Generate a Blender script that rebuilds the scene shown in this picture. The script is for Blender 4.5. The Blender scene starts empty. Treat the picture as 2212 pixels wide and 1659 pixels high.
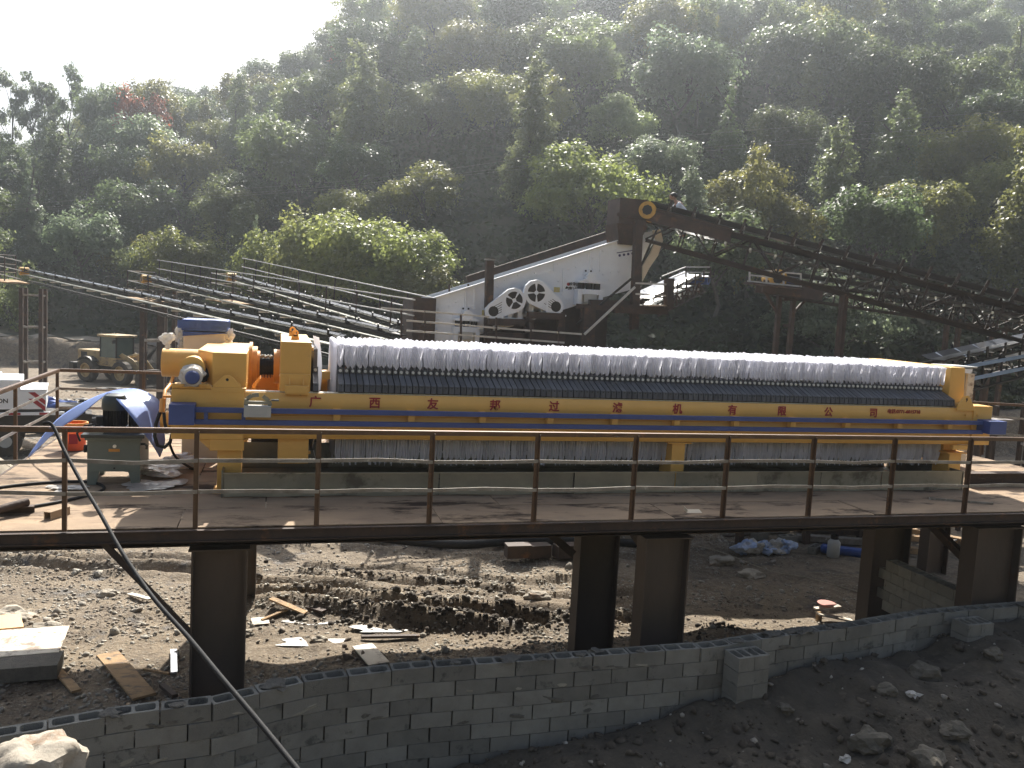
import bpy, math, random
import numpy as np
from mathutils import Vector, Matrix, noise as mnoise
random.seed(7); rng = np.random.default_rng(7)
SC = bpy.context.scene
COL = SC.collection
R = math.radians

# ------------------------------------------------------------------ camera
PITCH, ROLL, YAW, FPX = R(5.411), R(3.107), R(15.867), 1789.0
CAMP = Vector((0, 0, 5.5))
_f = Vector((math.sin(YAW)*math.cos(PITCH), math.cos(YAW)*math.cos(PITCH), -math.sin(PITCH)))
_r0 = Vector((math.cos(YAW), -math.sin(YAW), 0)); _u0 = _r0.cross(_f)
_R = math.cos(ROLL)*_r0 + math.sin(ROLL)*_u0
_U = -math.sin(ROLL)*_r0 + math.cos(ROLL)*_u0
cam = bpy.data.cameras.new('camera'); co = bpy.data.objects.new('camera', cam); COL.objects.link(co)
co.matrix_world = Matrix(((_R.x, _U.x, -_f.x, CAMP.x), (_R.y, _U.y, -_f.y, CAMP.y), (_R.z, _U.z, -_f.z, CAMP.z), (0, 0, 0, 1)))
cam.sensor_width = 36; cam.lens = FPX/2212*36; cam.clip_start = .05; cam.clip_end = 3000
SC.camera = co
def ray(x, y): return (x-1106)/FPX*_R - (y-829.5)/FPX*_U + _f
def onY(x, y, Y): d = ray(x, y); return CAMP + d*(Y/d.y)
def onZ(x, y, Z): d = ray(x, y); return CAMP + d*((Z-CAMP.z)/d.z)

# ------------------------------------------------------------------ light
SUN_EL, SUN_AZ = R(42), R(14)          # azimuth from +Y towards +X
w = bpy.data.worlds.new('World'); SC.world = w; w.use_nodes = True
nt = w.node_tree; nt.nodes.clear()
sky = nt.nodes.new('ShaderNodeTexSky'); sky.sky_type = 'NISHITA'; sky.sun_disc = False
sky.sun_elevation = SUN_EL; sky.sun_rotation = SUN_AZ; sky.dust_density = 3.0; sky.air_density = 1.0; sky.ozone_density = 1.0
bg = nt.nodes.new('ShaderNodeBackground'); bg.inputs[1].default_value = .065
hs = nt.nodes.new('ShaderNodeHueSaturation'); hs.inputs['Saturation'].default_value = .8
wo = nt.nodes.new('ShaderNodeOutputWorld')
nt.links.new(sky.outputs[0], hs.inputs['Color']); nt.links.new(hs.outputs[0], bg.inputs[0]); nt.links.new(bg.outputs[0], wo.inputs[0])
sl = bpy.data.lights.new('sun', 'SUN'); sl.energy = 5.0; sl.angle = R(.53); sl.color = (1, .95, .87)
so = bpy.data.objects.new('sun', sl); COL.objects.link(so)
sd = Vector((math.sin(SUN_AZ)*math.cos(SUN_EL), math.cos(SUN_AZ)*math.cos(SUN_EL), math.sin(SUN_EL)))
so.rotation_euler = sd.to_track_quat('Z', 'Y').to_euler(); so.location = (0, 0, 60)
SC.view_settings.view_transform = 'Standard'; SC.view_settings.look = 'None'
SC.view_settings.exposure = 1.27; SC.view_settings.gamma = 1
SC.view_settings.use_curve_mapping = False
SC.cycles.max_bounces = 6; SC.cycles.diffuse_bounces = 3; SC.cycles.glossy_bounces = 3
SC.cycles.transmission_bounces = 4; SC.cycles.transparent_max_bounces = 8; SC.cycles.volume_bounces = 1
SC.cycles.sample_clamp_indirect = 6; SC.cycles.caustics_reflective = False; SC.cycles.caustics_refractive = False

# ------------------------------------------------------------------ materials
MATS = {}
def mat(name, c1, c2=None, scale=3., rough=.6, metal=0., bump=0., bscale=30., stain=None, sscale=1., sth=.55,
        stain_rough=None, transl=0., spec=.5, objrand=0., aniso=(1, 1, 1), objcolor=False, detail=5):
    if name in MATS: return MATS[name]
    m = bpy.data.materials.new(name); m.use_nodes = True; n = m.node_tree; L = n.links
    b = n.nodes['Principled BSDF']; out = n.nodes['Material Output']
    b.inputs['Roughness'].default_value = rough; b.inputs['Metallic'].default_value = metal
    b.inputs['Specular IOR Level'].default_value = spec
    tc = n.nodes.new('ShaderNodeTexCoord'); mp = n.nodes.new('ShaderNodeMapping'); mp.inputs['Scale'].default_value = aniso
    oi = n.nodes.new('ShaderNodeObjectInfo')
    add = n.nodes.new('ShaderNodeVectorMath'); add.operation = 'MULTIPLY_ADD'
    add.inputs[1].default_value = (37, 37, 37)
    L.new(oi.outputs['Random'], add.inputs[0]); L.new(tc.outputs['Object'], add.inputs[2]); L.new(add.outputs[0], mp.inputs[0])
    nz = n.nodes.new('ShaderNodeTexNoise'); nz.inputs['Scale'].default_value = scale; nz.inputs['Detail'].default_value = detail
    nz.inputs['Roughness'].default_value = .65
    L.new(mp.outputs[0], nz.inputs[0])
    ramp = n.nodes.new('ShaderNodeMapRange'); ramp.inputs[1].default_value = .32; ramp.inputs[2].default_value = .68
    L.new(nz.outputs[0], ramp.inputs[0])
    mx = n.nodes.new('ShaderNodeMix'); mx.data_type = 'RGBA'
    c2 = c2 or tuple(x*.75 for x in c1)
    mx.inputs[6].default_value = (*c1, 1); mx.inputs[7].default_value = (*c2, 1); L.new(ramp.outputs[0], mx.inputs[0])
    col = mx.outputs[2]
    if objcolor:
        mm = n.nodes.new('ShaderNodeMix'); mm.data_type = 'RGBA'; mm.blend_type = 'MULTIPLY'; mm.inputs[0].default_value = 1
        L.new(col, mm.inputs[6]); L.new(oi.outputs['Color'], mm.inputs[7]); col = mm.outputs[2]
    if stain:
        n2 = n.nodes.new('ShaderNodeTexNoise'); n2.inputs['Scale'].default_value = sscale; n2.inputs['Detail'].default_value = 7
        n2.inputs['Roughness'].default_value = .7
        L.new(mp.outputs[0], n2.inputs[0])
        r2 = n.nodes.new('ShaderNodeMapRange'); r2.inputs[1].default_value = sth; r2.inputs[2].default_value = sth+.1
        L.new(n2.outputs[0], r2.inputs[0])
        m2 = n.nodes.new('ShaderNodeMix'); m2.data_type = 'RGBA'; L.new(r2.outputs[0], m2.inputs[0])
        L.new(col, m2.inputs[6]); m2.inputs[7].default_value = (*stain, 1); col = m2.outputs[2]
        if stain_rough is not None:
            m3 = n.nodes.new('ShaderNodeMix'); L.new(r2.outputs[0], m3.inputs[0]); m3.inputs[2].default_value = rough; m3.inputs[3].default_value = stain_rough
            L.new(m3.outputs[0], b.inputs['Roughness'])
    if objrand:
        hs = n.nodes.new('ShaderNodeHueSaturation'); mr = n.nodes.new('ShaderNodeMapRange')
        mr.inputs[3].default_value = 1-objrand; mr.inputs[4].default_value = 1+objrand
        L.new(oi.outputs['Random'], mr.inputs[0]); L.new(mr.outputs[0], hs.inputs['Value']); L.new(col, hs.inputs['Color']); col = hs.outputs[0]
    L.new(col, b.inputs['Base Color'])
    if bump:
        n4 = n.nodes.new('ShaderNodeTexNoise'); n4.inputs['Scale'].default_value = bscale; n4.inputs['Detail'].default_value = 6
        L.new(mp.outputs[0], n4.inputs[0])
        bp = n.nodes.new('ShaderNodeBump'); bp.inputs['Strength'].default_value = bump; bp.inputs['Distance'].default_value = .02
        L.new(n4.outputs[0], bp.inputs['Height']); L.new(bp.outputs[0], b.inputs['Normal'])
    if transl:
        t = n.nodes.new('ShaderNodeBsdfTranslucent'); L.new(col, t.inputs[0]); s = n.nodes.new('ShaderNodeMixShader'); s.inputs[0].default_value = transl
        L.new(b.outputs[0], s.inputs[1]); L.new(t.outputs[0], s.inputs[2]); L.new(s.outputs[0], out.inputs[0])
    MATS[name] = m
    return m
M = dict(
 yellow=mat('yellow_paint', (.84, .49, .13), (.76, .43, .11), 1.5, .42, bump=.05, bscale=60, stain=(.24, .13, .04), sscale=3.5, sth=.66, stain_rough=.7),
 orange=mat('orange_yellow_paint', (.80, .40, .10), (.74, .34, .08), 2, .5, stain=(.3, .12, .04), sscale=4, sth=.68),
 blue=mat('blue_paint', (.06, .10, .30), (.05, .08, .23), 3, .45, stain=(.06, .055, .06), sscale=4, sth=.66),
 cloth=mat('filter_cloth', (.90, .90, .94), (.80, .80, .86), 9, .85, transl=.45, stain=(.62, .58, .54), sscale=2.5, sth=.68, objrand=.1, spec=.2),
 handle=mat('dark_plastic', (.10, .107, .122), (.07, .075, .088), 5, .5, stain=(.12, .11, .09), sscale=9, sth=.66, objrand=.2),
 bolt=mat('white_bolt', (.78, .78, .74), None, 20, .5),
 rust=mat('rusty_steel', (.09, .058, .042), (.045, .033, .027), 3, .75, .15, bump=.25, bscale=40, stain=(.17, .085, .04), sscale=2.2, sth=.58),
 railpaint=mat('primer_rail', (.15, .088, .05), (.09, .055, .036), 6, .42, .3, stain=(.2, .1, .05), sscale=6, sth=.6),
 palerail=mat('pale_pipe_paint', (.62, .60, .55), (.48, .45, .4), 4, .45),
 cable=mat('cable_rubber', (.012, .012, .013), (.02, .02, .02), 6, .75, spec=.2),
 flatbar=mat('flat_bar_steel', (.36, .34, .31), (.18, .155, .13), 4, .5, .4, stain=(.6, .58, .53), sscale=6, sth=.6, aniso=(1, 1, 1)),
 darksteel=mat('dark_steel', (.04, .037, .035), (.025, .022, .02), 3, .55, .4, bump=.1, stain=(.09, .05, .03), sscale=3, sth=.6),
 column=mat('column_steel', (.088, .07, .056), (.12, .088, .066), 1.6, .6, .3, bump=.15, bscale=25, stain=(.12, .062, .035), sscale=1.7, sth=.62, aniso=(1, 1, .35)),
 deck=mat('deck_plate_steel', (.40, .29, .19), (.23, .17, .12), 1.2, .75, 0., bump=.25, bscale=8, stain=(.055, .038, .028), sscale=1.5, sth=.52, spec=.12, aniso=(.55, 1.3, 1)),
 galv=mat('galvanized_sheet', (.34, .34, .30), (.22, .23, .21), 1.4, .36, .75, bump=.12, bscale=3, stain=(.14, .13, .11), sscale=1.6, sth=.56, stain_rough=.6),
 conc=mat('concrete_block', (.295, .28, .24), (.225, .21, .18), 3.5, .95, bump=.6, bscale=90, stain=(.12, .115, .10), sscale=4, sth=.58, objrand=.2),
 mortar=mat('mortar', (.2, .18, .15), (.13, .12, .1), 12, 1, bump=1, bscale=60),
 white=mat('white_machine_paint', (.84, .87, .91), (.76, .79, .83), 2, .5, stain=(.5, .45, .38), sscale=3, sth=.66),
 cream=mat('cream_board', (.72, .62, .46), (.66, .56, .42), 3, .7),
 foam=mat('blue_foam_wrap', (.06, .12, .34), (.04, .08, .25), 8, .6, bump=.5, bscale=12),
 plastic=mat('plastic_film', (.82, .8, .76), (.65, .62, .57), 14, .18, bump=.9, bscale=9, transl=.45),
 tank=mat('grey_green_paint', (.17, .20, .175), (.13, .155, .135), 2, .42, stain=(.08, .085, .08), sscale=3, sth=.62),
 tankdark=mat('dark_green_paint', (.05, .06, .055), None, 3, .35),
 black=mat('black_rubber', (.018, .018, .018), (.03, .028, .026), 6, .6, spec=.3),
 darkrust=mat('dark_rust', (.055, .038, .03), (.03, .024, .02), 3, .7, .2, bump=.2, stain=(.1, .055, .035), sscale=2.2, sth=.6),
 belt=mat('conveyor_belt', (.03, .03, .032), (.06, .055, .05), 5, .32, aniso=(1, 1, 1)),
 dustbelt=mat('dusty_belt', (.05, .05, .052), (.1, .095, .09), 5, .22),
 sheet=mat('light_blue_sheet', (.42, .54, .86), (.38, .50, .83), 2, .4, stain=(.1, .2, .58), sscale=2.2, sth=.66, transl=.5),
 ochre=mat('pulley_yellow', (.62, .36, .06), (.42, .24, .05), 5, .6),
 loader=mat('loader_yellow', (.48, .34, .15), (.33, .24, .12), 3, .6, stain=(.2, .15, .1), sscale=2, sth=.56),
 tyre=mat('dusty_tyre', (.05, .042, .035), (.09, .075, .055), 5, .9, bump=.3),
 glass=mat('cab_glass', (.10, .15, .14), (.07, .11, .10), 1, .05),
 wood=mat('timber', (.46, .30, .15), (.33, .21, .11), 5, .85, aniso=(1, 3, 3), stain=(.14, .105, .075), sscale=4, sth=.52, bump=.5),
 whiteboard=mat('pale_board', (.72, .66, .54), (.55, .47, .36), 2, .6, stain=(.24, .18, .125), sscale=4, sth=.52),
 red=mat('red_lettering', (.36, .02, .03), (.32, .018, .025), 8, .6),
 redp=mat('red_plastic', (.62, .09, .04), (.7, .16, .04), 4, .4, transl=.15),
 purple=mat('dark_print', (.06, .05, .16), None, 4, .6),
 grey=mat('light_grey_plastic', (.50, .50, .47), (.42, .42, .4), 4, .5),
 rope=mat('pale_rope', (.45, .4, .3), (.3, .25, .18), 30, .9),
 rock=mat('pale_rock', (.40, .36, .29), (.26, .22, .17), 4, .9, bump=.8, bscale=14, stain=(.22, .13, .07), sscale=2.2, sth=.55, objrand=.15),
 skin=mat('skin', (.35, .2, .13), None, 5, .6), hair=mat('hair', (.012, .01, .01), None, 5, .6),
 shirt=mat('white_shirt', (.8, .82, .86), (.7, .72, .78), 8, .8), trousers=mat('dark_trousers', (.04, .045, .06), None, 5, .8),
 hydblue=mat('blue_cylinder_paint', (.04, .10, .36), (.03, .07, .26), 5, .4),
 yellowlabel=mat('yellow_sticker', (.7, .58, .22), None, 8, .6), orangelabel=mat('orange_sticker', (.75, .33, .06), None, 8, .6),
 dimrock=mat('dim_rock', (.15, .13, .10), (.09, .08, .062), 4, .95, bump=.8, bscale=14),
 litblock=mat('lit_block', (.42, .38, .30), (.33, .30, .24), 3.5, .95, bump=.6, bscale=90, stain=(.2, .18, .14), sscale=4, sth=.6, objrand=.16),  # lighter copy of the block colour, with the small wall's light painted in
 stone=mat('gravel_stone', (.42, .39, .33), (.25, .22, .175), 1.3, .9, bump=.3, bscale=30, stain=(.15, .115, .085), sscale=.5, sth=.5),
 pink=mat('reddish_clay_pan', (.5, .2, .15), (.4, .16, .12), 4, .6),
 silver=mat('bright_steel', (.75, .75, .74), (.55, .55, .54), 6, .3, .8),
)

# ------------------------------------------------------------------ mesh helpers
OFF = {}
class MB:
    def __init__(s): s.v = []; s.f = []
    def add(s, vs, fs):
        k = len(s.v); s.v += [tuple(p) for p in vs]; s.f += [tuple(i+k for i in q) for q in fs]; return s
    def box(s, x0, x1, y0, y1, z0, z1):
        return s.add([(x0, y0, z0), (x1, y0, z0), (x1, y1, z0), (x0, y1, z0), (x0, y0, z1), (x1, y0, z1), (x1, y1, z1), (x0, y1, z1)],
                     [(0, 3, 2, 1), (4, 5, 6, 7), (0, 1, 5, 4), (1, 2, 6, 5), (2, 3, 7, 6), (3, 0, 4, 7)])
    def prism(s, pts, d):      # pts: closed 3-D polygon, d: extrusion vector
        pts = [Vector(p) for p in pts]; d = Vector(d); n = len(pts)
        nrm = sum(((pts[i]).cross(pts[(i+1) % n]) for i in range(n)), Vector())
        if nrm.dot(d) > 0: pts = pts[::-1]
        return s.add(pts+[p+d for p in pts], [tuple(range(n)), tuple(range(2*n-1, n-1, -1))]+[(i, i+n, (i+1) % n+n, (i+1) % n) for i in range(n)])
    def bar(s, p, q, w, h=None, up=(0, 0, 1)):
        p, q, up = Vector(p), Vector(q), Vector(up); h = h or w; d = (q-p)
        if d.length < 1e-6: return s
        a = d.normalized(); sd_ = a.cross(up)
        if sd_.length < 1e-3: sd_ = a.cross(Vector((1, 0, 0)))
        sd_.normalize(); u = sd_.cross(a); x, y = sd_*w/2, u*h/2
        c = [p-x-y, p+x-y, p+x+y, p-x+y]; c += [v+d for v in c]
        return s.add(c, [(0, 1, 2, 3), (7, 6, 5, 4), (1, 0, 4, 5), (2, 1, 5, 6), (3, 2, 6, 7), (0, 3, 7, 4)])
    def angle(s, p, q, w, t=.012, up=(0, 0, 1), flip=1):   # L section
        p, q, up = Vector(p), Vector(q), Vector(up); a = (q-p).normalized(); sd_ = a.cross(up).normalized()*flip; u = sd_.cross(a).normalized()*flip
        s.bar(p+sd_*w/2, q+sd_*w/2, w, t, up); s.bar(p-u*w/2, q-u*w/2, t, w-t*1.5, up); return s
    def tube(s, pts, r, n=10, caps=True):
        pts = [Vector(p) for p in pts]; rs = r if isinstance(r, (list, tuple)) else [r]*len(pts)
        k0 = len(s.v); prev = None
        for i, p in enumerate(pts):
            t = (pts[min(i+1, len(pts)-1)]-pts[max(i-1, 0)])
            t = t.normalized() if t.length > 1e-9 else Vector((0, 0, 1))
            if prev is None: u = t.orthogonal().normalized()
            else: u = (prev-t*prev.dot(t)); u = u.normalized() if u.length > 1e-6 else t.orthogonal().normalized()
            prev = u; v = t.cross(u)
            for j in range(n):
                a = 2*math.pi*j/n; s.v.append(tuple(p+(u*math.cos(a)+v*math.sin(a))*rs[i]))
        for i in range(len(pts)-1):
            for j in range(n):
                a = k0+i*n+j; b = k0+i*n+(j+1) % n; s.f.append((a, b, b+n, a+n))
        if caps:
            s.f.append(tuple(k0+j for j in range(n-1, -1, -1))); s.f.append(tuple(k0+(len(pts)-1)*n+j for j in range(n)))
        return s
    def cyl(s, p, q, r, n=20): return s.tube([p, q], r, n)
    def ring(s, p, q, r, ri, n=24):
        p, q = Vector(p), Vector(q); t = (q-p).normalized(); u = t.orthogonal().normalized(); v = t.cross(u); k = len(s.v)
        for c, rad in ((p, r), (q, r), (q, ri), (p, ri)):
            for j in range(n): a = 2*math.pi*j/n; s.v.append(tuple(c+(u*math.cos(a)+v*math.sin(a))*rad))
        for b in range(4):
            for j in range(n):
                a0 = k+b*n+j; a1 = k+b*n+(j+1) % n; b0 = k+((b+1) % 4)*n+j; b1 = k+((b+1) % 4)*n+(j+1) % n
                s.f.append((a0, a1, b1, b0))
        return s
    def grid(s, fn, nu, nv):
        k = len(s.v)
        for i in range(nu+1):
            for j in range(nv+1): s.v.append(tuple(fn(i/nu, j/nv)))
        for i in range(nu):
            for j in range(nv):
                a = k+i*(nv+1)+j; s.f.append((a, a+1, a+nv+2, a+nv+1))
        return s
    def blob(s, c, r, rough=.2, seed=0, sub=2, sq=(1, 1, 1)):
        vs, fs = ICO[sub]; c = Vector(c); o = Vector((seed*13.7, seed*7.1, seed*3.3)); out = []
        for v in vs:
            k = 1+rough*mnoise.noise(v*1.3+o)*1.6+rough*.5*mnoise.noise(v*3.1+o)+rough*.3*abs(mnoise.noise(v*7.3+o))
            out.append((c.x+v.x*r*k*sq[0], c.y+v.y*r*k*sq[1], c.z+v.z*r*k*sq[2]))
        return s.add(out, fs)
def _ico(sub):
    import bmesh
    b = bmesh.new(); bmesh.ops.create_icosphere(b, subdivisions=sub, radius=1)
    vs = [v.co.copy() for v in b.verts]; fs = [tuple(v.index for v in f.verts) for f in b.faces]; b.free(); return vs, fs
ICO = {k: _ico(k) for k in (1, 2, 3, 4)}

def setup(o, label=None, cat=None, group=None, kind=None):
    if label: o['label'] = label
    if cat: o['category'] = cat
    if group: o['group'] = group
    if kind: o['kind'] = kind
    return o
def thing(name, label, cat, loc, group=None, rz=0, local=False):
    o = bpy.data.objects.new(name, None); COL.objects.link(o); o.location = loc; o.rotation_euler = (0, 0, rz)
    o.empty_display_size = .2
    OFF[o] = Vector((0, 0, 0)) if local else Vector(loc)
    return setup(o, label, cat, group)
def obj(name, mb, m, parent=None, smooth=False, bevel=0, label=None):
    me = bpy.data.meshes.new(name)
    v = np.array(mb.v); c = Vector(v.mean(0)) if len(v) else Vector()
    c = Vector(((v[:, 0].min()+v[:, 0].max())/2, (v[:, 1].min()+v[:, 1].max())/2, v[:, 2].min()))
    me.from_pydata([tuple(p) for p in (v-np.array(c))], [], mb.f)
    if m: me.materials.append(M[m] if isinstance(m, str) else m)
    if smooth:
        me.polygons.foreach_set('use_smooth', [True]*len(me.polygons))
        me.update()
        try: me.set_sharp_from_angle(angle=R(40))
        except Exception: pass
    me.update()
    o = bpy.data.objects.new(name, me); COL.objects.link(o)
    if parent is not None: o.parent = parent; o.location = c-OFF[parent]
    else: o.location = c
    OFF[o] = c
    if bevel:
        b = o.modifiers.new('bevel', 'BEVEL'); b.width = bevel; b.segments = 2; b.limit_method = 'ANGLE'
    if label: o['label'] = label
    return o
def inst(o, parent, loc, rot=None, name=None):   # another object with the same mesh
    c = bpy.data.objects.new(name or o.name.split('.')[0], o.data); COL.objects.link(c); c.parent = parent
    c.location = Vector(loc)-(OFF[parent] if parent is not None else Vector())
    if rot: c.rotation_euler = rot
    OFF[c] = Vector(loc)
    for k in o.keys():
        if k == 'label': c[k] = o[k]
    return c
def copy_tree(o, parent=None):
    c = o.copy(); COL.objects.link(c); c.parent = parent
    for ch in o.children: copy_tree(ch, c)
    return c
def text_mesh(body, size, m, parent, origin, xdir, zdir, name='lettering', depth=.004, center=True):
    cu = bpy.data.curves.new(name, 'FONT'); cu.body = body; cu.size = size; cu.extrude = depth/2; cu.offset = size*.022; cu.resolution_u = 3
    if center: cu.align_x = 'CENTER'; cu.align_y = 'CENTER'
    t = bpy.data.objects.new('tmp', cu); COL.objects.link(t)
    dg = bpy.context.evaluated_depsgraph_get(); me = bpy.data.meshes.new_from_object(t.evaluated_get(dg)); bpy.data.objects.remove(t)
    me.materials.clear(); me.materials.append(M[m])
    o = bpy.data.objects.new(name, me); COL.objects.link(o); x = Vector(xdir).normalized(); z = Vector(zdir).normalized(); n = x.cross(z)
    o.parent = parent; mw = Matrix(((x.x, z.x, n.x, 0), (x.y, z.y, n.y, 0), (x.z, z.z, n.z, 0), (0, 0, 0, 1)))
    loc = Vector(origin)-OFF[parent]; o.matrix_local = Matrix.Translation(loc) @ mw; OFF[o] = Vector(origin); return o
def fast_mesh(name, verts, quads, m):
    me = bpy.data.meshes.new(name); nv = len(verts); nf = len(quads); k = quads.shape[1]
    me.vertices.add(nv); me.vertices.foreach_set('co', verts.astype(np.float32).ravel())
    me.loops.add(nf*k); me.loops.foreach_set('vertex_index', quads.astype(np.int32).ravel())
    me.polygons.add(nf); me.polygons.foreach_set('loop_start', np.arange(0, nf*k, k, dtype=np.int32)); me.polygons.foreach_set('loop_total', np.full(nf, k, dtype=np.int32))
    me.update(calc_edges=True); me.materials.append(M[m] if isinstance(m, str) else m); return me
def link(name, me, parent=None, loc=(0, 0, 0)):
    o = bpy.data.objects.new(name, me); COL.objects.link(o); o.location = loc; o.parent = parent; return o

# ------------------------------------------------------------------ terrain
def sstep(a, b, x):
    t = np.clip((x-a)/(b-a), 0, 1); return t*t*(3-2*t)
def vnoise(x, y, s, seed=0):     # cheap smooth value noise on arrays
    x = x/s+seed*17.3; y = y/s+seed*9.1; xi = np.floor(x).astype(int); yi = np.floor(y).astype(int); xf = x-xi; yf = y-yi
    def h(a, b):
        n = (a*374761393+b*668265263+seed*974711) & 0x7fffffff; n = ((n ^ (n >> 13))*1274126177) & 0x7fffffff; return ((n ^ (n >> 16)) & 0xffff)/65535.
    u = xf*xf*(3-2*xf); v = yf*yf*(3-2*yf)
    return (h(xi, yi)*(1-u)+h(xi+1, yi)*u)*(1-v)+(h(xi, yi+1)*(1-u)+h(xi+1, yi+1)*u)*v
WALL = [(-3.3, 7.72), (-2.19, 7.85), (-1.31, 8.08), (-.41, 8.17), (.06, 8.38), (.52, 8.52), (1.46, 8.63), (2.86, 8.62), (5.22, 8.66),
        (6.25, 8.84), (7.6, 9.01), (8.35, 9.15), (8.8, 9.24), (9.7, 9.30), (11.4, 9.36)]
WX = np.array([p[0] for p in WALL]); WY = np.array([p[1] for p in WALL])
def foot(X):     # Y of the foot of the hill / cut bank
    return np.interp(X, [-60, -12, -4, 6, 16, 26, 60], [84, 72, 62, 44, 36, 33, 30])
def gz(X, Y):
    X = np.asarray(X, float); Y = np.asarray(Y, float)
    z = np.interp(Y, [0, 12, 25, 60, 72], [0, 0, -.25, -1.25, -1.35])
    # ground in front of the block wall
    fr = np.interp(X, [-6, 0, 2.2, 3.6, 4.9, 5.9, 7, 8.8, 9.6, 14], [0, .2, .42, .6, .82, .85, 1.05, 1.08, 1.33, 1.4])
    fr = fr + .22*(vnoise(X, Y, .9, 3)-.5) + .14*(vnoise(X, Y, .35, 4)-.5) + .08*(vnoise(X, Y, .17, 5)-.5)
    fr = fr - np.clip(8.4-Y, 0, 3)*.22*sstep(3, 6, X)
    infront = sstep(.15, -.15, Y-np.interp(X, WX, WY)-.05)
    # bank with rocks at the lower left, near the camera
    heap = 2.35*np.exp(-(((X+1.65)/1.1)**2+((Y-4.4)/1.1)**2)**1.5)
    fr = np.maximum(fr, heap)
    # behind: ruts, mud mound
    rough = .16*(vnoise(X, Y, 2.6, 1)-.5)+.10*(vnoise(X, Y, .8, 2)-.5)+.05*(vnoise(X, Y, .33, 6)-.5)+.012*(vnoise(X, Y, .17, 7)-.5)
    rough = rough*np.where(Y < 40, 1, .6)
    rut = np.zeros_like(X)
    for k, (x0, y0, x1, y1, wd, dp) in enumerate([(-1, 16.1, 6.6, 13.0, .15, .12), (-1.2, 15.6, 4.6, 13.1, .15, .13), (.4, 16.4, 7.5, 13.9, .14, .1), (.6, 17.2, 7.5, 14.9, .14, .08), (-2, 20, 9, 16.4, .18, .1), (-6, 19, -.5, 17.2, .16, .1), (-6, 18.3, -.3, 16.6, .16, .1)]):
        dx, dy = x1-x0, y1-y0; L = math.hypot(dx, dy); t = ((X-x0)*dx+(Y-y0)*dy)/L/L; d = ((X-x0)*dy-(Y-y0)*dx)/L+.12*np.sin(X*1.7+k)
        e = np.exp(-(d/wd)**2)-.75*np.exp(-((np.abs(d)-wd*2)/wd)**2); rut -= 1.1*dp*e*((t > 0) & (t < 1))
    mound = .24*np.exp(-(((X-2.9)/1.35)**2+((Y-13.7+.18*(X-2.9))/.42)**2)**1.3)*(1+.5*(vnoise(X, Y, .3, 8)-.5))
    mound += .12*np.exp(-(((X-.9)/1.5)**2+((Y-14.5+.2*(X-1))/.3)**2)**1.3)*(1+.5*(vnoise(X, Y, .3, 10)-.5))
    bank = 0
    back = z+rough+rut+mound
    z = back*(1-infront)+fr*infront
    # cut bank, road, hill
    F = foot(X); t = Y-F
    bk = 2.1*sstep(-1, .6, t+.5*(vnoise(X, Y, 1.7, 11)-.5))*(1+.25*(vnoise(X, Y, 1.1, 12)-.5))*np.where(t > .5, 1, 1)
    z = z+bk
    h = t-np.interp(X, [-40, 0, 14], [11, 8, 2.5])
    az = X/np.maximum(Y, 1)
    ridge = np.interp(az, [-.6, -.3, -.23, -.19, -.1, -.04, .007, .05, .098, .16, .3, 1.2], [12, 18, 21, 30, 39, 42, 45, 49, 63, 105, 150, 170])
    slope = np.interp(az, [-.3, -.1, 0, .3, 1], [.49, .50, .51, .54, .60])
    hh = slope*np.maximum(h, 0); hh = ridge*((np.maximum(hh, 1e-3)/ridge)**-2.6+1)**(-1/2.6)
    hh = hh*(1+.12*(vnoise(X, Y, 24, 13)-.5))+np.where(h > 2, 3.5*(vnoise(X, Y, 14, 14)-.5), 0)*sstep(2, 12, h)
    return z+hh
def gzs(x, y): return float(gz(np.array([x]), np.array([y]))[0])
def terrain(name, xs, ys, m, kind='structure', keep=None):
    X, Y = np.meshgrid(xs, ys, indexing='ij'); Z = gz(X, Y)
    nu, nv = X.shape; V = np.stack([X, Y, Z], -1).reshape(-1, 3)
    i, j = np.meshgrid(np.arange(nu-1), np.arange(nv-1), indexing='ij'); a = (i*nv+j).ravel()
    Q = np.stack([a, a+nv, a+nv+1, a+1], -1)
    if keep is not None:
        cx = V[Q].mean(1); Q = Q[keep(cx[:, 0], cx[:, 1])]
        u, inv = np.unique(Q, return_inverse=True); V = V[u]; Q = inv.reshape(Q.shape)
    me = fast_mesh(name, V, Q, m); me.polygons.foreach_set('use_smooth', [True]*len(me.polygons))
    o = link(name, me); o['kind'] = kind; return o
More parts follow.
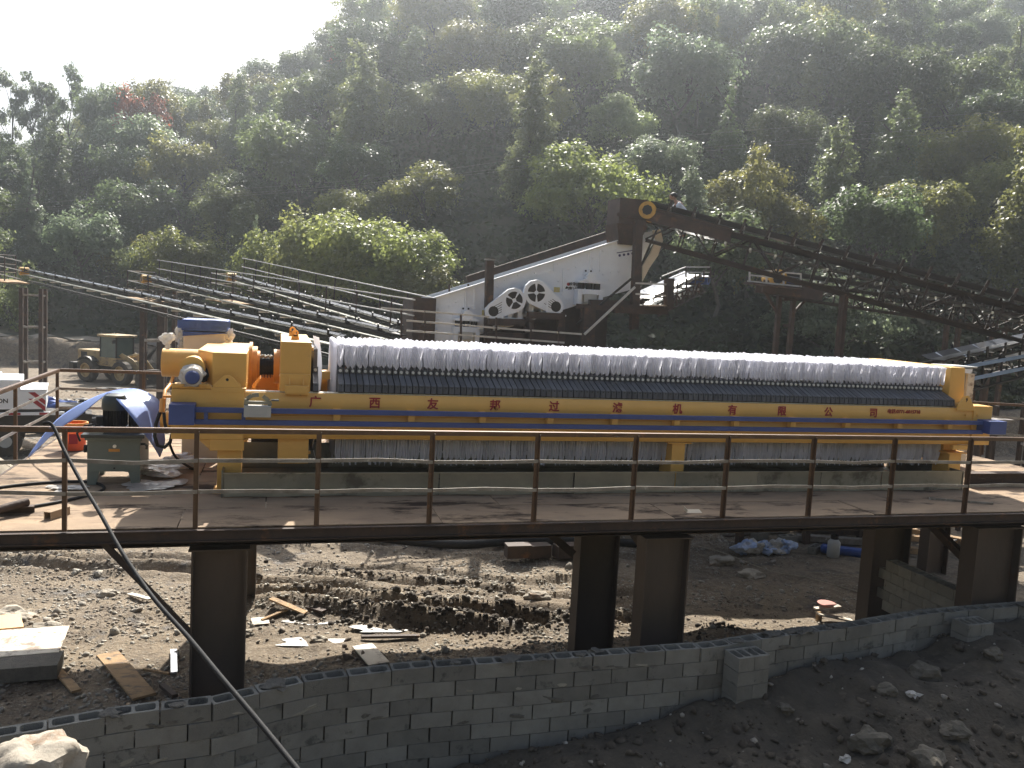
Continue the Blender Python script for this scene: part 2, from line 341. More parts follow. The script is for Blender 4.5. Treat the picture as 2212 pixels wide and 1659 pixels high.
def ground_mat():
    m = bpy.data.materials.new('site_soil'); m.use_nodes = True; n = m.node_tree; L = n.links; b = n.nodes['Principled BSDF']
    tc = n.nodes.new('ShaderNodeTexCoord')
    def nz(s, d=6, r=.6):
        t = n.nodes.new('ShaderNodeTexNoise'); t.inputs['Scale'].default_value = s; t.inputs['Detail'].default_value = d; t.inputs['Roughness'].default_value = r; L.new(tc.outputs['Object'], t.inputs[0]); return t.outputs[0]
    def rg(x, a, c, lo=0, hi=1):
        t = n.nodes.new('ShaderNodeMapRange'); t.inputs[1].default_value = a; t.inputs[2].default_value = c; t.inputs[3].default_value = lo; t.inputs[4].default_value = hi; L.new(x, t.inputs[0]); return t.outputs[0]
    def mix(f, a, c):
        t = n.nodes.new('ShaderNodeMix'); t.data_type = 'RGBA'; L.new(f, t.inputs[0])
        for k, v in ((6, a), (7, c)):
            if isinstance(v, tuple): t.inputs[k].default_value = (*v, 1)
            else: L.new(v, t.inputs[k])
        return t.outputs[2]
    c = mix(rg(nz(.55), .38, .62), (.21, .16, .105), (.11, .082, .055))
    c = mix(rg(nz(7), .45, .7), c, (.25, .195, .13))
    c = mix(rg(nz(26, 4), .52, .7), c, (.29, .255, .20))
    c = mix(rg(nz(1.4), .58, .68), c, (.055, .043, .032))
    L.new(c, b.inputs['Base Color'])
    wet = rg(nz(1.4), .60, .70, .92, .5); L.new(wet, b.inputs['Roughness'])
    bp = n.nodes.new('ShaderNodeBump'); bp.inputs['Strength'].default_value = .9; bp.inputs['Distance'].default_value = .035; L.new(nz(22, 8, .7), bp.inputs['Height'])
    bp2 = n.nodes.new('ShaderNodeBump'); bp2.inputs['Strength'].default_value = .7; bp2.inputs['Distance'].default_value = .1; L.new(nz(5, 5), bp2.inputs['Height']); L.new(bp2.outputs[0], bp.inputs['Normal'])
    L.new(bp.outputs[0], b.inputs['Normal']); MATS['site_soil'] = m; return m
GM = ground_mat()
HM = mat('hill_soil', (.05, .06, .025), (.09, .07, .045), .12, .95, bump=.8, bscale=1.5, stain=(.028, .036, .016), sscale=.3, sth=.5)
xs = np.arange(-7, 16, .075); ys = np.arange(7, 24, .075)
terrain('ground', xs, ys, GM, keep=lambda X, Y: Y > np.interp(X, WX, WY)+.05)
FM = mat('shaded_soil', (.085, .07, .05), (.05, .042, .032), 3, .95, bump=1, bscale=18, stain=(.12, .10, .075), sscale=5, sth=.58)  # darker copy of the site soil; foreground shade is put into the colour
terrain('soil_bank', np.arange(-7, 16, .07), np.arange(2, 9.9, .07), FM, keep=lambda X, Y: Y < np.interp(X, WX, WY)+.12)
inner = lambda X, Y: ~((X > -7) & (X < 15.85) & (Y > 2) & (Y < 23.85))
isfar = lambda X, Y: Y < foot(X)+2.5
terrain('quarry_yard', np.concatenate([np.linspace(-70, -8, 60), np.arange(-7, 16, .55), np.linspace(16.5, 80, 70)]), np.concatenate([np.linspace(-60, 1.5, 15), [2.0], np.arange(2.5, 24, .5), np.arange(24, 88, .45)]),
        GM, keep=lambda X, Y: ~((X > -6.6) & (X < 15.2) & (Y > 2.3) & (Y < 23.2)) & isfar(X, Y))
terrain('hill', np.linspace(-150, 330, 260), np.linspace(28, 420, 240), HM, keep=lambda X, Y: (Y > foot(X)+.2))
# unseen slope added behind the camera to hold back low skylight
_xs = np.linspace(-260, 260, 50); _ys = np.linspace(-260, -14, 44); _X, _Y = np.meshgrid(_xs, _ys, indexing='ij')
_Z = np.where(_Y < -14, (-14-_Y)*.36, 0)+6*(vnoise(_X, _Y, 18, 51)-.5)-1; _V = np.stack([_X, _Y, _Z], -1).reshape(-1, 3)
_i, _j = np.meshgrid(np.arange(49), np.arange(43), indexing='ij'); _a = (_i*44+_j).ravel()
link('sky_block_slope', fast_mesh('sky_block_slope', _V, np.stack([_a, _a+44, _a+45, _a+1], -1), HM))['kind'] = 'structure'
# far land all round so that the horizon is closed
mb = MB(); mb.add([(-1500, -1500, -3.2), (1500, -1500, -3.2), (1500, 1500, -3.2), (-1500, 1500, -3.2)], [(0, 1, 2, 3)])
o = obj('far_land', mb, HM); o['kind'] = 'structure'
# dirt road on top of the cut bank
def road():
    xs = np.linspace(-40, 6, 60); V = []; 
    for x in xs:
        F = float(foot(x))
        for t in (1.2, 3.4, 5.6): V.append((x, F+t, gzs(x, F+t)+.06))
    V = np.array(V); n = len(xs); Q = []
    for i in range(n-1):
        for j in range(2): a = i*3+j; Q.append((a, a+3, a+4, a+1))
    me = fast_mesh('dirt_road', V, np.array(Q), mat('road_dust', (.34, .29, .23), (.26, .22, .17), .8, .95, bump=.4)); o = link('dirt_road', me); o['kind'] = 'structure'
road()
# ------------------------------------------------------------------ trees
def leaf_mat(name, c1, c2, tr=.62, rough=.4):
    return mat(name, c1, c2, .9, rough, transl=tr, spec=.3, objcolor=True)
LEAF = leaf_mat('leaves', (.19, .215, .095), (.12, .145, .07))
BARK = mat('bark', (.12, .1, .08), (.06, .05, .04), 6, .9, bump=.4)
def leaves(centers, normals, size, asp=.62, seed=0):
    g = np.random.default_rng(seed); n = len(centers)
    nn = normals+g.normal(0, .55, (n, 3)); nn /= np.linalg.norm(nn, axis=1)[:, None]
    t = np.cross(nn, g.normal(0, 1, (n, 3))); t /= np.linalg.norm(t, axis=1)[:, None]; b = np.cross(nn, t)
    s = size*g.uniform(.6, 1.35, n)[:, None]
    P0 = centers-t*s*.5; P2 = centers+t*s*.5; dr = nn*s*.12
    P1 = centers+b*s*asp*.5-dr; P3 = centers-b*s*asp*.5-dr
    V = np.stack([P0, P1, P2, P3], 1).reshape(-1, 3); Q = np.arange(4*n).reshape(-1, 4); return V, Q
def crown_mesh(name, lobes, per, size, seed, shell=.55, fill=.25):
    """lobes: list of (cx,cy,cz,rx,rz)"""
    g = np.random.default_rng(seed); C = []; N = []
    for (cx, cy, cz, rx, rz) in lobes:
        n = int(per*(rx*rx)); d = g.normal(0, 1, (n, 3)); d[:, 2] = d[:, 2]*.9+.25; d /= np.linalg.norm(d, axis=1)[:, None]
        # sub clusters give ragged surface
        k = max(6, n//26); cd = g.normal(0, 1, (k, 3)); cd[:, 2] += .3; cd /= np.linalg.norm(cd, axis=1)[:, None]
        idx = g.integers(0, k, n); dd = cd[idx]*1.0+g.normal(0, .16, (n, 3)); r = g.uniform(.82, 1.1, k)[idx]
        inner = g.random(n) < fill; r = np.where(inner, g.uniform(.3, .8, n), r)
        dd = np.where(inner[:, None], d, dd)
        P = np.stack([cx+dd[:, 0]*rx*r, cy+dd[:, 1]*rx*r, cz+dd[:, 2]*rz*r], 1)
        C.append(P); N.append(dd*.8+np.array([0, 0, .5]))
    V, Q = leaves(np.concatenate(C), np.concatenate(N), size, seed=seed)
    return fast_mesh(name, V, Q, LEAF)
def lobe_set(kind, g):
    L = []
    if kind == 'round':      # H about 10, crown radius 4.5
        for i in range(15):
            a = g.uniform(0, 6.28); rr = 3.2*math.sqrt(g.random()); z = 6.4+g.uniform(-2.6, 2.6)*(1-rr/5)
            L.append((rr*math.cos(a), rr*math.sin(a), z, g.uniform(1.3, 2.1), g.uniform(1.0, 1.6)))
    elif kind == 'tall':
        for i in range(13):
            t = i/12; a = g.uniform(0, 6.28); rr = g.uniform(.2, 1.7)*(1-.6*t)
            L.append((rr*math.cos(a), rr*math.sin(a), 3+8.5*t, g.uniform(1.1, 1.7)*(1.15-.6*t), g.uniform(1, 1.5)))
    elif kind == 'spread':
        for i in range(16):
            a = g.uniform(0, 6.28); rr = 4.6*math.sqrt(g.random()); z = 7-.14*rr*rr+g.uniform(-1, .6)
            L.append((rr*math.cos(a), rr*math.sin(a), z, g.uniform(1.2, 2.0), g.uniform(.8, 1.3)))
    elif kind == 'cone':
        for i in range(16):
            t = i/15; k = 3 if t < .6 else 1
            for j in range(k):
                a = g.uniform(0, 6.28); rr = (1.5*(1-t))*.8 if k > 1 else 0
                L.append((rr*math.cos(a), rr*math.sin(a), 1.5+9.5*t, .25+1.15*(1-t), .55))
    elif kind == 'sparse':
        for i in range(12):
            a = g.uniform(0, 6.28); rr = g.uniform(.3, 2.4); z = 6+g.uniform(0, 5)
            L.append((rr*math.cos(a), rr*math.sin(a), z, g.uniform(.6, 1.1), g.uniform(.4, .8)))
    elif kind == 'shrub':
        for i in range(8):
            a = g.uniform(0, 6.28); rr = 1.5*math.sqrt(g.random()); L.append((rr*math.cos(a), rr*math.sin(a), 1.2+g.uniform(-.4, 1), g.uniform(.7, 1.1), g.uniform(.7, 1.0)))
    return L
def trunk_mesh(name, lobes, h, r, seed):
    g = random.Random(seed); mb = MB(); bend = [Vector((g.uniform(-.25, .25)*i, g.uniform(-.25, .25)*i, h*i/5)) for i in range(6)]
    mb.tube(bend, [r*(1-.14*i) for i in range(6)], 7)
    for (cx, cy, cz, rx, rz) in lobes[:9]:
        t = min(.85, max(.3, (cz-2.5)/h)); k = t*5; i = int(k); p = bend[i].lerp(bend[min(i+1, 5)], k-i); q = Vector((cx, cy, cz)); m = p.lerp(q, .5)+Vector((0, 0, .25))
        mb.tube([p, m, q], [r*.4, r*.25, r*.08], 5, False)
    me = bpy.data.meshes.new(name); me.from_pydata(mb.v, [], mb.f); me.materials.append(BARK); return me
KINDS = {}
gg = random.Random(11)
for kind, nvar, per, size in (('round', 3, 330, .31), ('tall', 3, 400, .29), ('spread', 2, 330, .30), ('cone', 1, 600, .22), ('sparse', 2, 460, .25), ('shrub', 2, 600, .19)):
    for i in range(nvar):
        L = lobe_set(kind, gg); sd_ = gg.randrange(10**6)
        cm = crown_mesh('crown', L, per, size, sd_, fill=.3 if kind != 'sparse' else .5)
        tm = trunk_mesh('trunk', L, {'round': 7, 'tall': 10, 'spread': 6.5, 'cone': 10.5, 'sparse': 10, 'shrub': 1.5}[kind], {'shrub': .06, 'sparse': .14}.get(kind, .2), sd_)
        KINDS.setdefault(kind, []).append((cm, tm))
print('crown tris', sum(len(c.polygons)*2 for v in KINDS.values() for c, t in v))
TREEPOS = []; USED = set()
def proj(p):
    v = Vector(p)-CAMP; wd = v.dot(_f); return 1106+FPX*v.dot(_R)/wd, 829.5-FPX*v.dot(_U)/wd, wd
COLS = {'dark green': (.75, .85, .8), 'green': (1, 1.05, .9), 'olive green': (1.35, 1.2, .75), 'pale green': (1.5, 1.6, 1.3), 'yellow green': (1.55, 1.5, .95), 'reddish brown': (1.9, .85, .8), 'rust red': (2.5, .72, .75), 'grey green': (1.3, 1.4, 1.7)}
SHAPE = {'round': 'bushy round', 'tall': 'tall narrow', 'spread': 'broad spreading', 'cone': 'pointed conifer-like', 'sparse': 'thin open-branched', 'shrub': 'low bushy'}
def where(px, py):
    cs = [(110, 'at the left edge'), (220, 'above the leftmost tower'), (340, 'above the wheel loader'), (480, 'above the wrapped crate'), (620, 'above the press head'), (780, 'above the left conveyors'), (930, 'left of the screen'),
          (1120, "above the screen's low end"), (1330, "above the screen's middle"), (1500, 'above the feed hopper'), (1640, 'above the conveyor head'), (1800, 'above the pulley platform'), (1960, 'right of the pulley platform'), (2090, 'above the right posts'), (9999, 'at the right edge')]
    c = next(t for v, t in cs if px < v)
    rs_ = [(40, 'near the hilltop'), (130, 'high on the slope'), (220, 'upper middle slope'), (310, 'halfway up'), (400, 'lower middle slope'), (500, 'low on the slope'), (9999, 'at the hill foot')]
    return next(t for v, t in rs_ if py < v)+' '+c
def tree(kind, x, y, s, color, label=None, z=None, rz=None, sz=1, group='trees on the wooded hillside', name=None):
    cm, tm = random.choice(KINDS[kind]); z = gzs(x, y)-.3 if z is None else z
    nm = name or {'cone': 'conifer_tree', 'shrub': 'shrub'}.get(kind, 'tree')
    px, py, _ = proj((x, y, z+6*s))
    if not label:
        base = f'{SHAPE[kind]} {color} tree {where(px, py)}'; pre = ['', 'larger ' if s*sz > .85 else 'smaller ', 'darker ', 'farther ', 'nearer ', 'paler ', 'leaning ']
        label = next((q+base for q in pre if q+base not in USED), base)
    USED.add(label)
    t = thing(nm, label, 'shrub' if kind == 'shrub' else 'tree', (x, y, z), group, rz if rz is not None else random.uniform(0, 6.28), local=True)
    t.scale = (s, s, s*sz)
    c = link('crown', cm, t); k = random.uniform(.8, 1.25); cc = COLS[color]
    c.color = (cc[0]*k, cc[1]*k*random.uniform(.93, 1.05), cc[2]*k, 1)
    b = link('trunk', tm, t); TREEPOS.append((x, y, s)); return t
# individually placed trees that stand out (pixel column, distance along Y)
def at_ground(px, Y, tries=1):
    d = ray(px, 700); return d.x/d.y*Y, Y
def special(kind, px, topy, Y, size, color, label, sz=1, hh=11):
    d = ray(px, topy); X = d.x/d.y*Y; ztop = CAMP.z+d.z/d.y*Y; zg = gzs(X, Y)-.4
    s = size; z0 = zg; need = (ztop-z0)/(hh*s); return tree(kind, X, Y, s, color, label, z=z0, sz=max(.6, min(1.7, need)))
special('sparse', 25, 165, 128, 1.0, 'grey green', 'thin dark skyline tree at the far left edge above the left conveyor head', 1, 11)
special('sparse', 75, 150, 128, 1.15, 'grey green', 'second tall thin skyline tree from the left edge of the ridge', 1, 11)
special('sparse', 100, 160, 131, 1.0, 'dark green', 'thin skyline tree leaning close beside the lone open-crowned one', 1, 11)
special('sparse', 155, 152, 128, .95, 'dark green', 'lone open-crowned skyline tree with sky showing through its branches', 1, 11)
special('round', 240, 165, 122, 1.0, 'dark green', 'round dark tree right of the lone skyline tree', 1, 10)
special('round', 300, 172, 118, .9, 'rust red', 'rust red tree on the ridge behind the left conveyor tower', 1, 10)
special('round', 345, 160, 124, 1.1, 'olive green', 'large olive tree on the ridge touching the rust red one', 1, 10)
special('round', 810, 150, 128, .95, 'reddish brown', 'reddish tree high on the hill above the blue wrapped crate gap', 1, 10)
special('round', 760, 170, 126, .9, 'rust red', 'rust coloured tree high on the hill left of the reddish one', 1, 10)
special('round', 1060, 205, 75, 1.0, 'olive green', 'big sunlit round tree directly above the white screen', 1, 10)
special('round', 1290, 70, 84, 1.25, 'pale green', 'large pale crowned tree below the top edge right of centre', 1, 10)
special('round', 1180, 170, 82, 1.05, 'olive green', 'wide olive tree between the two big pale crowns above the screen', 1, 10)
special('round', 1500, 90, 80, 1.0, 'olive green', 'broad sunlit crown above the tall conveyor head pulley', 1, 10)
special('tall', 1430, 45, 92, .8, 'green', 'small pointed tree standing up behind the large pale crown', 1, 12)
special('tall', 1500, 345+30, 45, .6, 'grey green', 'slender pale tree low behind the tall conveyor belt', 1, 12)
special('tall', 1640, 330, 43, .62, 'olive green', 'slender sunlit tree right above the middle of the tall conveyor', 1, 12)
special('tall', 1820, 275, 50, .85, 'green', 'tall pointed tree above the lower pulley platform', 1, 12)
special('tall', 1960, 215, 53, 1.0, 'green', 'tallest pointed green tree above the right conveyor', 1, 12)
special('round', 2080, 240, 54, .95, 'olive green', 'large sunlit round tree near the right edge', 1, 10)
special('round', 2190, 330, 50, .8, 'yellow green', 'sunlit yellowish tree at the right edge of the picture', 1, 10)
special('cone', 553, 445, 66, .55, 'grey green', 'small pale conifer standing left of the sunlit bushes', 1, 11)
for i, (px, ty, s, lb) in enumerate([(610, 478, .62, 'leftmost sunlit bush right of the small pale conifer'), (690, 452, .72, 'sunlit yellow green bush with shoots rising above it'), (770, 455, .75, 'largest sunlit bush in the clump left of the white screen'), (860, 480, .7, 'right-hand sunlit bush of the clump left of the white screen'), (915, 560, .5, 'small brownish bush sloping down towards the white screen')]):
    special('round', px, ty, (62, 58, 55, 52, 49)[i], s*1.2, 'yellow green' if i < 4 else 'olive green', lb, 1, 9.6)
special('shrub', 30, 570, 84, 1.5, 'pale green', 'pale shrub behind the head of the leftmost conveyor', 1, 3)
special('shrub', 555, 520, 66, 1.8, 'green', 'low shrub in front of the small pale conifer', 1, 3)
# fill the slope
cand = []
for Y in np.arange(36, 235, 5.9):
    w0, w1 = -.40*Y, 1.22*Y
    for X in np.arange(w0, w1, 5.9):
        x = X+random.uniform(-2.2, 2.2); y = Y+random.uniform(-2, 2); t = y-foot(x)
        off = float(np.interp(x, [-40, 0, 14], [11, 8, 3.0]))+1.5
        if t < off: continue
        z = gzs(x, y); px, py, dd = proj((x, y, z+8))
        if -150 < px < 2360 and -140 < py < 900: cand.append((dd, x, y, z, px, py))
cand.sort()
# keep those whose crown is actually seen: march the line of sight over the terrain
keep = []; taken = []
for dd, x, y, z, px, py in cand:
    top = Vector((x, y, z+9)); vis = True
    for k in np.linspace(.45, .93, 14):
        pass
    ks = np.linspace(.45, .93, 14); PX = top.x*ks; PY = top.y*ks; PZ = CAMP.z+(top.z-CAMP.z)*ks
    if np.any(gz(PX, PY)+2.5*((PY-foot(PX)) > 12) > PZ): continue
    mind = 5.4 if dd < 110 else 6.4
    if any((x-a)**2+(y-b)**2 < mind**2 for a, b in taken) or any((x-a)**2+(y-b)**2 < (4*s)**2 for a, b, s in TREEPOS[:27]): continue
    taken.append((x, y)); keep.append((x, y, z, px, py, dd))
print('tree candidates', len(cand), len(keep))
random.shuffle(keep); nleft = 300-len(TREEPOS)
keep = sorted(keep, key=lambda k: k[5])[:max(nleft, 0)] if len(keep) > nleft else keep
print('farthest', max(k[5] for k in keep))
for x, y, z, px, py, dd in keep:
    r = random.random(); kd = 'round' if r < .5 else 'tall' if r < .75 else 'spread' if r < .97 else 'cone'
    hz = random.random()
    col = 'dark green' if hz < .3 else 'green' if hz < .58 else 'olive green' if hz < .8 else 'pale green' if hz < .88 else 'yellow green' if hz < .92 else 'grey green'
    s = random.uniform(.72, 1.15)*(1.08 if dd > 70 else .85)
    tree(kd, x, y, s, col)
# undergrowth: one mass of low leaves over the slope
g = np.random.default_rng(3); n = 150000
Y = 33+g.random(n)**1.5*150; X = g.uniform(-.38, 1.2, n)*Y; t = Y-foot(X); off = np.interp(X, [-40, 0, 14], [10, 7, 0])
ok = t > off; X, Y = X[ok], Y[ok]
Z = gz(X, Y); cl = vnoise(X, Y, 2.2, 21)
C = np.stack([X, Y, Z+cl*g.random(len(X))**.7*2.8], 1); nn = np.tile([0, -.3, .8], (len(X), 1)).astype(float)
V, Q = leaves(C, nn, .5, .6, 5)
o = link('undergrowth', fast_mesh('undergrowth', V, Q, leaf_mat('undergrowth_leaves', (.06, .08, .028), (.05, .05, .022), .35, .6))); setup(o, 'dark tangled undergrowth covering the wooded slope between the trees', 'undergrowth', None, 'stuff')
# haze
mb = MB(); mb.box(-160, 360, -12, 300, -4.6, 190)
hz = obj('haze', mb, None); hz['kind'] = 'stuff'; setup(hz, 'thin pale haze in the air over the wooded valley', 'haze')
hm = bpy.data.materials.new('haze'); hm.use_nodes = True; n = hm.node_tree; n.nodes.remove(n.nodes['Principled BSDF'])
pv = n.nodes.new('ShaderNodeVolumePrincipled'); pv.inputs['Density'].default_value = .0007; pv.inputs['Color'].default_value = (.86, .93, 1, 1); pv.inputs['Anisotropy'].default_value = .76
n.links.new(pv.outputs[0], n.nodes['Material Output'].inputs['Volume']); hz.data.materials.append(hm)
# ------------------------------------------------------------------ steel platform
DZ = 2.93
pf = thing('steel_platform', 'long rusty steel plate platform on tall H columns carrying the yellow filter press', 'platform', (4, 9.3, 0))
rows = [9.32, 10.12, 11.6, 12.9, 13.72, 14.5, 15.4]; rp = random.Random(2)
xe = [-3.45, -1.0, 1.9, 4.9, 7.9, 10.9, 13.9]
for i in range(6):
    for j in range(6):
        sh = 0 if i % 2 == 0 else .0
        x0, x1 = xe[j]+(.9 if i % 2 and j else 0), xe[j+1]+(.9 if i % 2 and j < 5 else 0)
        y0, y1 = rows[i], rows[i+1]; zt = DZ+rp.uniform(-.004, .003)
        if 11.0 < (y0+y1)/2 < 12.95 and -.5 < x1 and x0 < 10.6 and j in (1, 2, 3, 4) and i == 2: pass
        mb = MB(); mb.box(x0+.006, x1-.006, y0+.006, y1-.006, zt-.012, zt)
        obj('deck_plate', mb, 'deck', pf)
def ibeam(mb, p, q, h, w, t=.012):
    p, q = Vector(p), Vector(q); mb.bar(p, q, t, h-2*t); d = Vector((0, 0, (h-t)/2)); mb.bar(p+d, q+d, w, t); mb.bar(p-d, q-d, w, t)
mb = MB(); mb.box(-3.5, 14, 9.29, 9.315, 2.79, 2.915); mb.box(-3.5, 14, 9.255, 9.29, 2.785, 2.80); mb.box(-3.5, 14, 9.255, 9.29, 2.90, 2.914); obj('edge_beam', mb, 'rust', pf)
mb = MB(); ibeam(mb, (-3.5, 15.35, 2.82), (14, 15.35, 2.82), .18, .12); obj('edge_beam', mb, 'rust', pf)
mb = MB(); mb.box(-3.5, -3.47, 9.3, 15.4, 2.78, 2.915); obj('edge_beam', mb, 'rust', pf)
for y in (9.75, 11.8, 13.6, 15.0):
    mb = MB(); ibeam(mb, (-3.4, y, 2.755), (14, y, 2.755), .28, .16); obj('main_beam', mb, 'rust', pf)
for x in np.arange(-3, 14, 1.25):
    mb = MB(); ibeam(mb, (x, 9.33, 2.85), (x, 15.3, 2.85), .12, .07); obj('joist', mb, 'rust', pf)
def hcol(x0, x1, yc, z0=-.6, dy=.3, m='column', zt=2.6):
    mb = MB(); t = .022
    mb.box(x0, x0+t, yc-dy/2, yc+dy/2, z0, zt); mb.box(x1-t, x1, yc-dy/2, yc+dy/2, z0, zt); mb.box(x0+t, x1-t, yc-.02, yc+0., z0, zt)
    mb.box(x0-.03, x1+.03, yc-dy/2-.02, yc+dy/2+.02, zt, zt+.02)
    c_ = obj('column', mb, m, pf)
    return c_
hcol(-.87, -.28, 9.68); hcol(4.62, 5.24, 9.66); hcol(4.57, 5.22, 11.85); hcol(9.95, 10.78, 9.72); hcol(10.0, 10.77, 11.9); hcol(14.1, 14.66, 15); hcol(-.87, -.28, 15.0)
mb = MB(); mb.bar((-1.75, 9.36, 2.8), (-.88, 9.6, 1.65), .12, .06); obj('brace', mb, 'rust', pf)
for a, b in (((4.95, 11.6, 2.62), (4.95, 9.95, 2.2)), ((10.35, 11.6, 2.62), (10.35, 10.0, 1.9)), ((3.4, 11.8, 2.6), (4.5, 11.85, 1.7))):
    mb = MB(); mb.bar(a, b, .1, .12); obj('brace', mb, 'rust', pf)

# ------------------------------------------------------------------ handrails
def railing(name, label, posts, z0, h, rails, topm='railpaint', cat='railing', ends=None, flat=True, group=None, sag=0):
    t = thing(name, label, cat, (*posts[0], z0), group)
    P = [Vector((x, y, z0)) for x, y in posts]
    for p in P:
        mb = MB(); mb.angle(p, p+Vector((0, 0, h-.02)), .05, .008, up=(0, 1, 0)); obj('post', mb, 'railpaint', t)
    E_ = ends or (P[0], P[-1]); A, B = Vector((*E_[0][:2], z0)), Vector((*E_[1][:2], z0))
    mb = MB(); mb.angle(A+Vector((0, 0, h)), B+Vector((0, 0, h)), .055, .01, flip=-1); obj('top_rail', mb, topm, t)
    for k, r in enumerate(rails):
        pts = [A]+P+[B]; pts.sort(key=lambda v: (v-A).length); rr = random.Random(k+len(posts)); q = []
        for a, b in zip(pts[:-1], pts[1:]):
            for s in (0, .5): q.append(a.lerp(b, s)+Vector((0, -.03, r+(rr.uniform(-.02, .02) if s else rr.uniform(-.012, .012)))))
        q.append(B+Vector((0, -.03, r)))
        mb = MB()
        for a, b in zip(q[:-1], q[1:]):
            if (b-a).length > .02: mb.bar(a, b, .006, .042)
        obj('mid_rail', mb, 'flatbar', t)
    return t
fx = [-3.33]+[-2.06+1.27*i for i in range(13)]
railing('handrail', 'rusty handrail along the front edge of the steel platform before the filter press', [(x, 9.3) for x in fx], DZ, 1.08, (.40, .735), ends=((-3.5, 9.3), (14, 9.3)), group='platform handrails')
railing('handrail', 'handrail running back along the left edge of the platform beside the blue sheet', [(-3.47, 10.6), (-3.49, 12.9), (-3.52, 15.3)], DZ, 1.1, (.45, .78), ends=((-3.45, 9.3), (-3.52, 15.36)), group='platform handrails')
railing('handrail', 'handrail along the back edge of the platform behind the hydraulic unit', [(-2.2, 15.37), (-.9, 15.37), (.4, 15.37)], DZ, 1.1, (.45, .78), ends=((-3.52, 15.37), (1.0, 15.37)), group='platform handrails')
railing('handrail', 'grey handrail at the back right corner of the platform past the press', [(12.0, 14.6), (13.2, 14.2), (14.2, 13.8)], DZ, 1.1, (.45, .8), ends=((11.6, 14.75), (15, 13.5)), group='platform handrails')

# ------------------------------------------------------------------ filter press
fp = thing('filter_press', 'long yellow filter press packed with white filter cloths and blue side rails', 'filter press', (4.5, 11, DZ))
def part(name, m, *boxes, bevel=.006, parent=None, label=None):
    mb = MB()
    for b in boxes: mb.box(*b)
    return obj(name, mb, m, parent or fp, bevel=bevel, label=label)
def beam_profile(y0, y1, z0, z1, r=.09, seg=5):
    # front side bulges like two rounded lobes
    pts = []; zm = (z0+z1)/2
    for (a, b) in ((z0, zm), (zm, z1)):
        for i in range(seg+1):
            t = i/seg; zz = a+(b-a)*t; pts.append((y0+.035*(2*t-1)**4*1.2+(0.0), zz))
    return pts+[(y1, z1), (y1, z0)]
pr = beam_profile(10.85, 11.1, 3.64, 4.235)
mb = MB(); mb.prism([(-.4, y, z) for y, z in pr][::-1], (11.55, 0, 0)); fbeam = obj('main_beam', mb, 'yellow', fp, smooth=True)
mb = MB(); mb.box(-.4, 11.15, 13.05, 13.3, 3.64, 4.235); obj('main_beam', mb, 'yellow', fp, bevel=.01)
part('end_block', 'yellow', (-1.25, -.4, 10.83, 11.14, 3.635, 4.26)); part('end_block', 'yellow', (-1.25, -.4, 13.0, 13.3, 3.635, 4.26))
part('end_block', 'yellow', (10.9, 11.27, 10.83, 11.14, 3.64, 4.28)); part('end_block', 'yellow', (10.9, 11.27, 13.0, 13.3, 3.64, 4.28))
part('slide_rail', 'silver', (-.4, 10.9, 10.93, 11.03, 4.236, 4.246), bevel=0); part('slide_rail', 'silver', (-.4, 10.9, 13.1, 13.2, 4.236, 4.246), bevel=0)
for z0 in (3.99, 3.84): part('side_rail', 'blue', (-.97, 11.0, 10.7, 10.76, z0, z0+.062), bevel=.004)
for x in (-.86, -.42): part('rail_link', 'blue', (x, x+.045, 10.705, 10.755, 3.9, 3.992), bevel=0)
for k in range(11): part('rail_bracket', 'yellow', (.7+.965*k, .79+.965*k, 10.76, 10.853, 3.84, 4.05), bevel=.003)
part('drive_box', 'blue', (-1.25, -.96, 10.58, 10.83, 3.85, 4.10)); part('drive_box', 'blue', (10.98, 11.31, 10.56, 10.83, 3.86, 4.07))
part('sensor_box', 'grey', (-.39, -.07, 10.56, 10.7, 3.96, 4.1), label='light grey box hung on the blue rails')
mb = MB(); a = [(-.37, 4.1), (-.36, 4.18), (-.30, 4.225), (-.22, 4.235)]
for p, q in zip(a[:-1], a[1:]): mb.bar((p[0], 10.62, p[1]), (q[0], 10.62, q[1]), .05, .012, (0, 1, 0))
a = [(-.08, 4.1), (-.1, 4.16), (-.17, 4.22)]
for p, q in zip(a[:-1], a[1:]): mb.bar((p[0], 10.62, p[1]), (q[0], 10.62, q[1]), .05, .012, (0, 1, 0))
mb.box(-.36, -.08, 10.6, 10.64, 4.12, 4.155); mb.cyl((-.07, 10.62, 4.17), (.02, 10.62, 4.17), .012, 8); obj('bracket_arm', mb, 'galv', fp)
for x in (-.75, -.46, 10.75, 10.98):
    for z in (4.13, 3.73): 
        mb = MB(); mb.cyl((x, 10.832, z), (x, 10.81, z), .027, 6); obj('bolt_head', mb, 'yellow', fp)
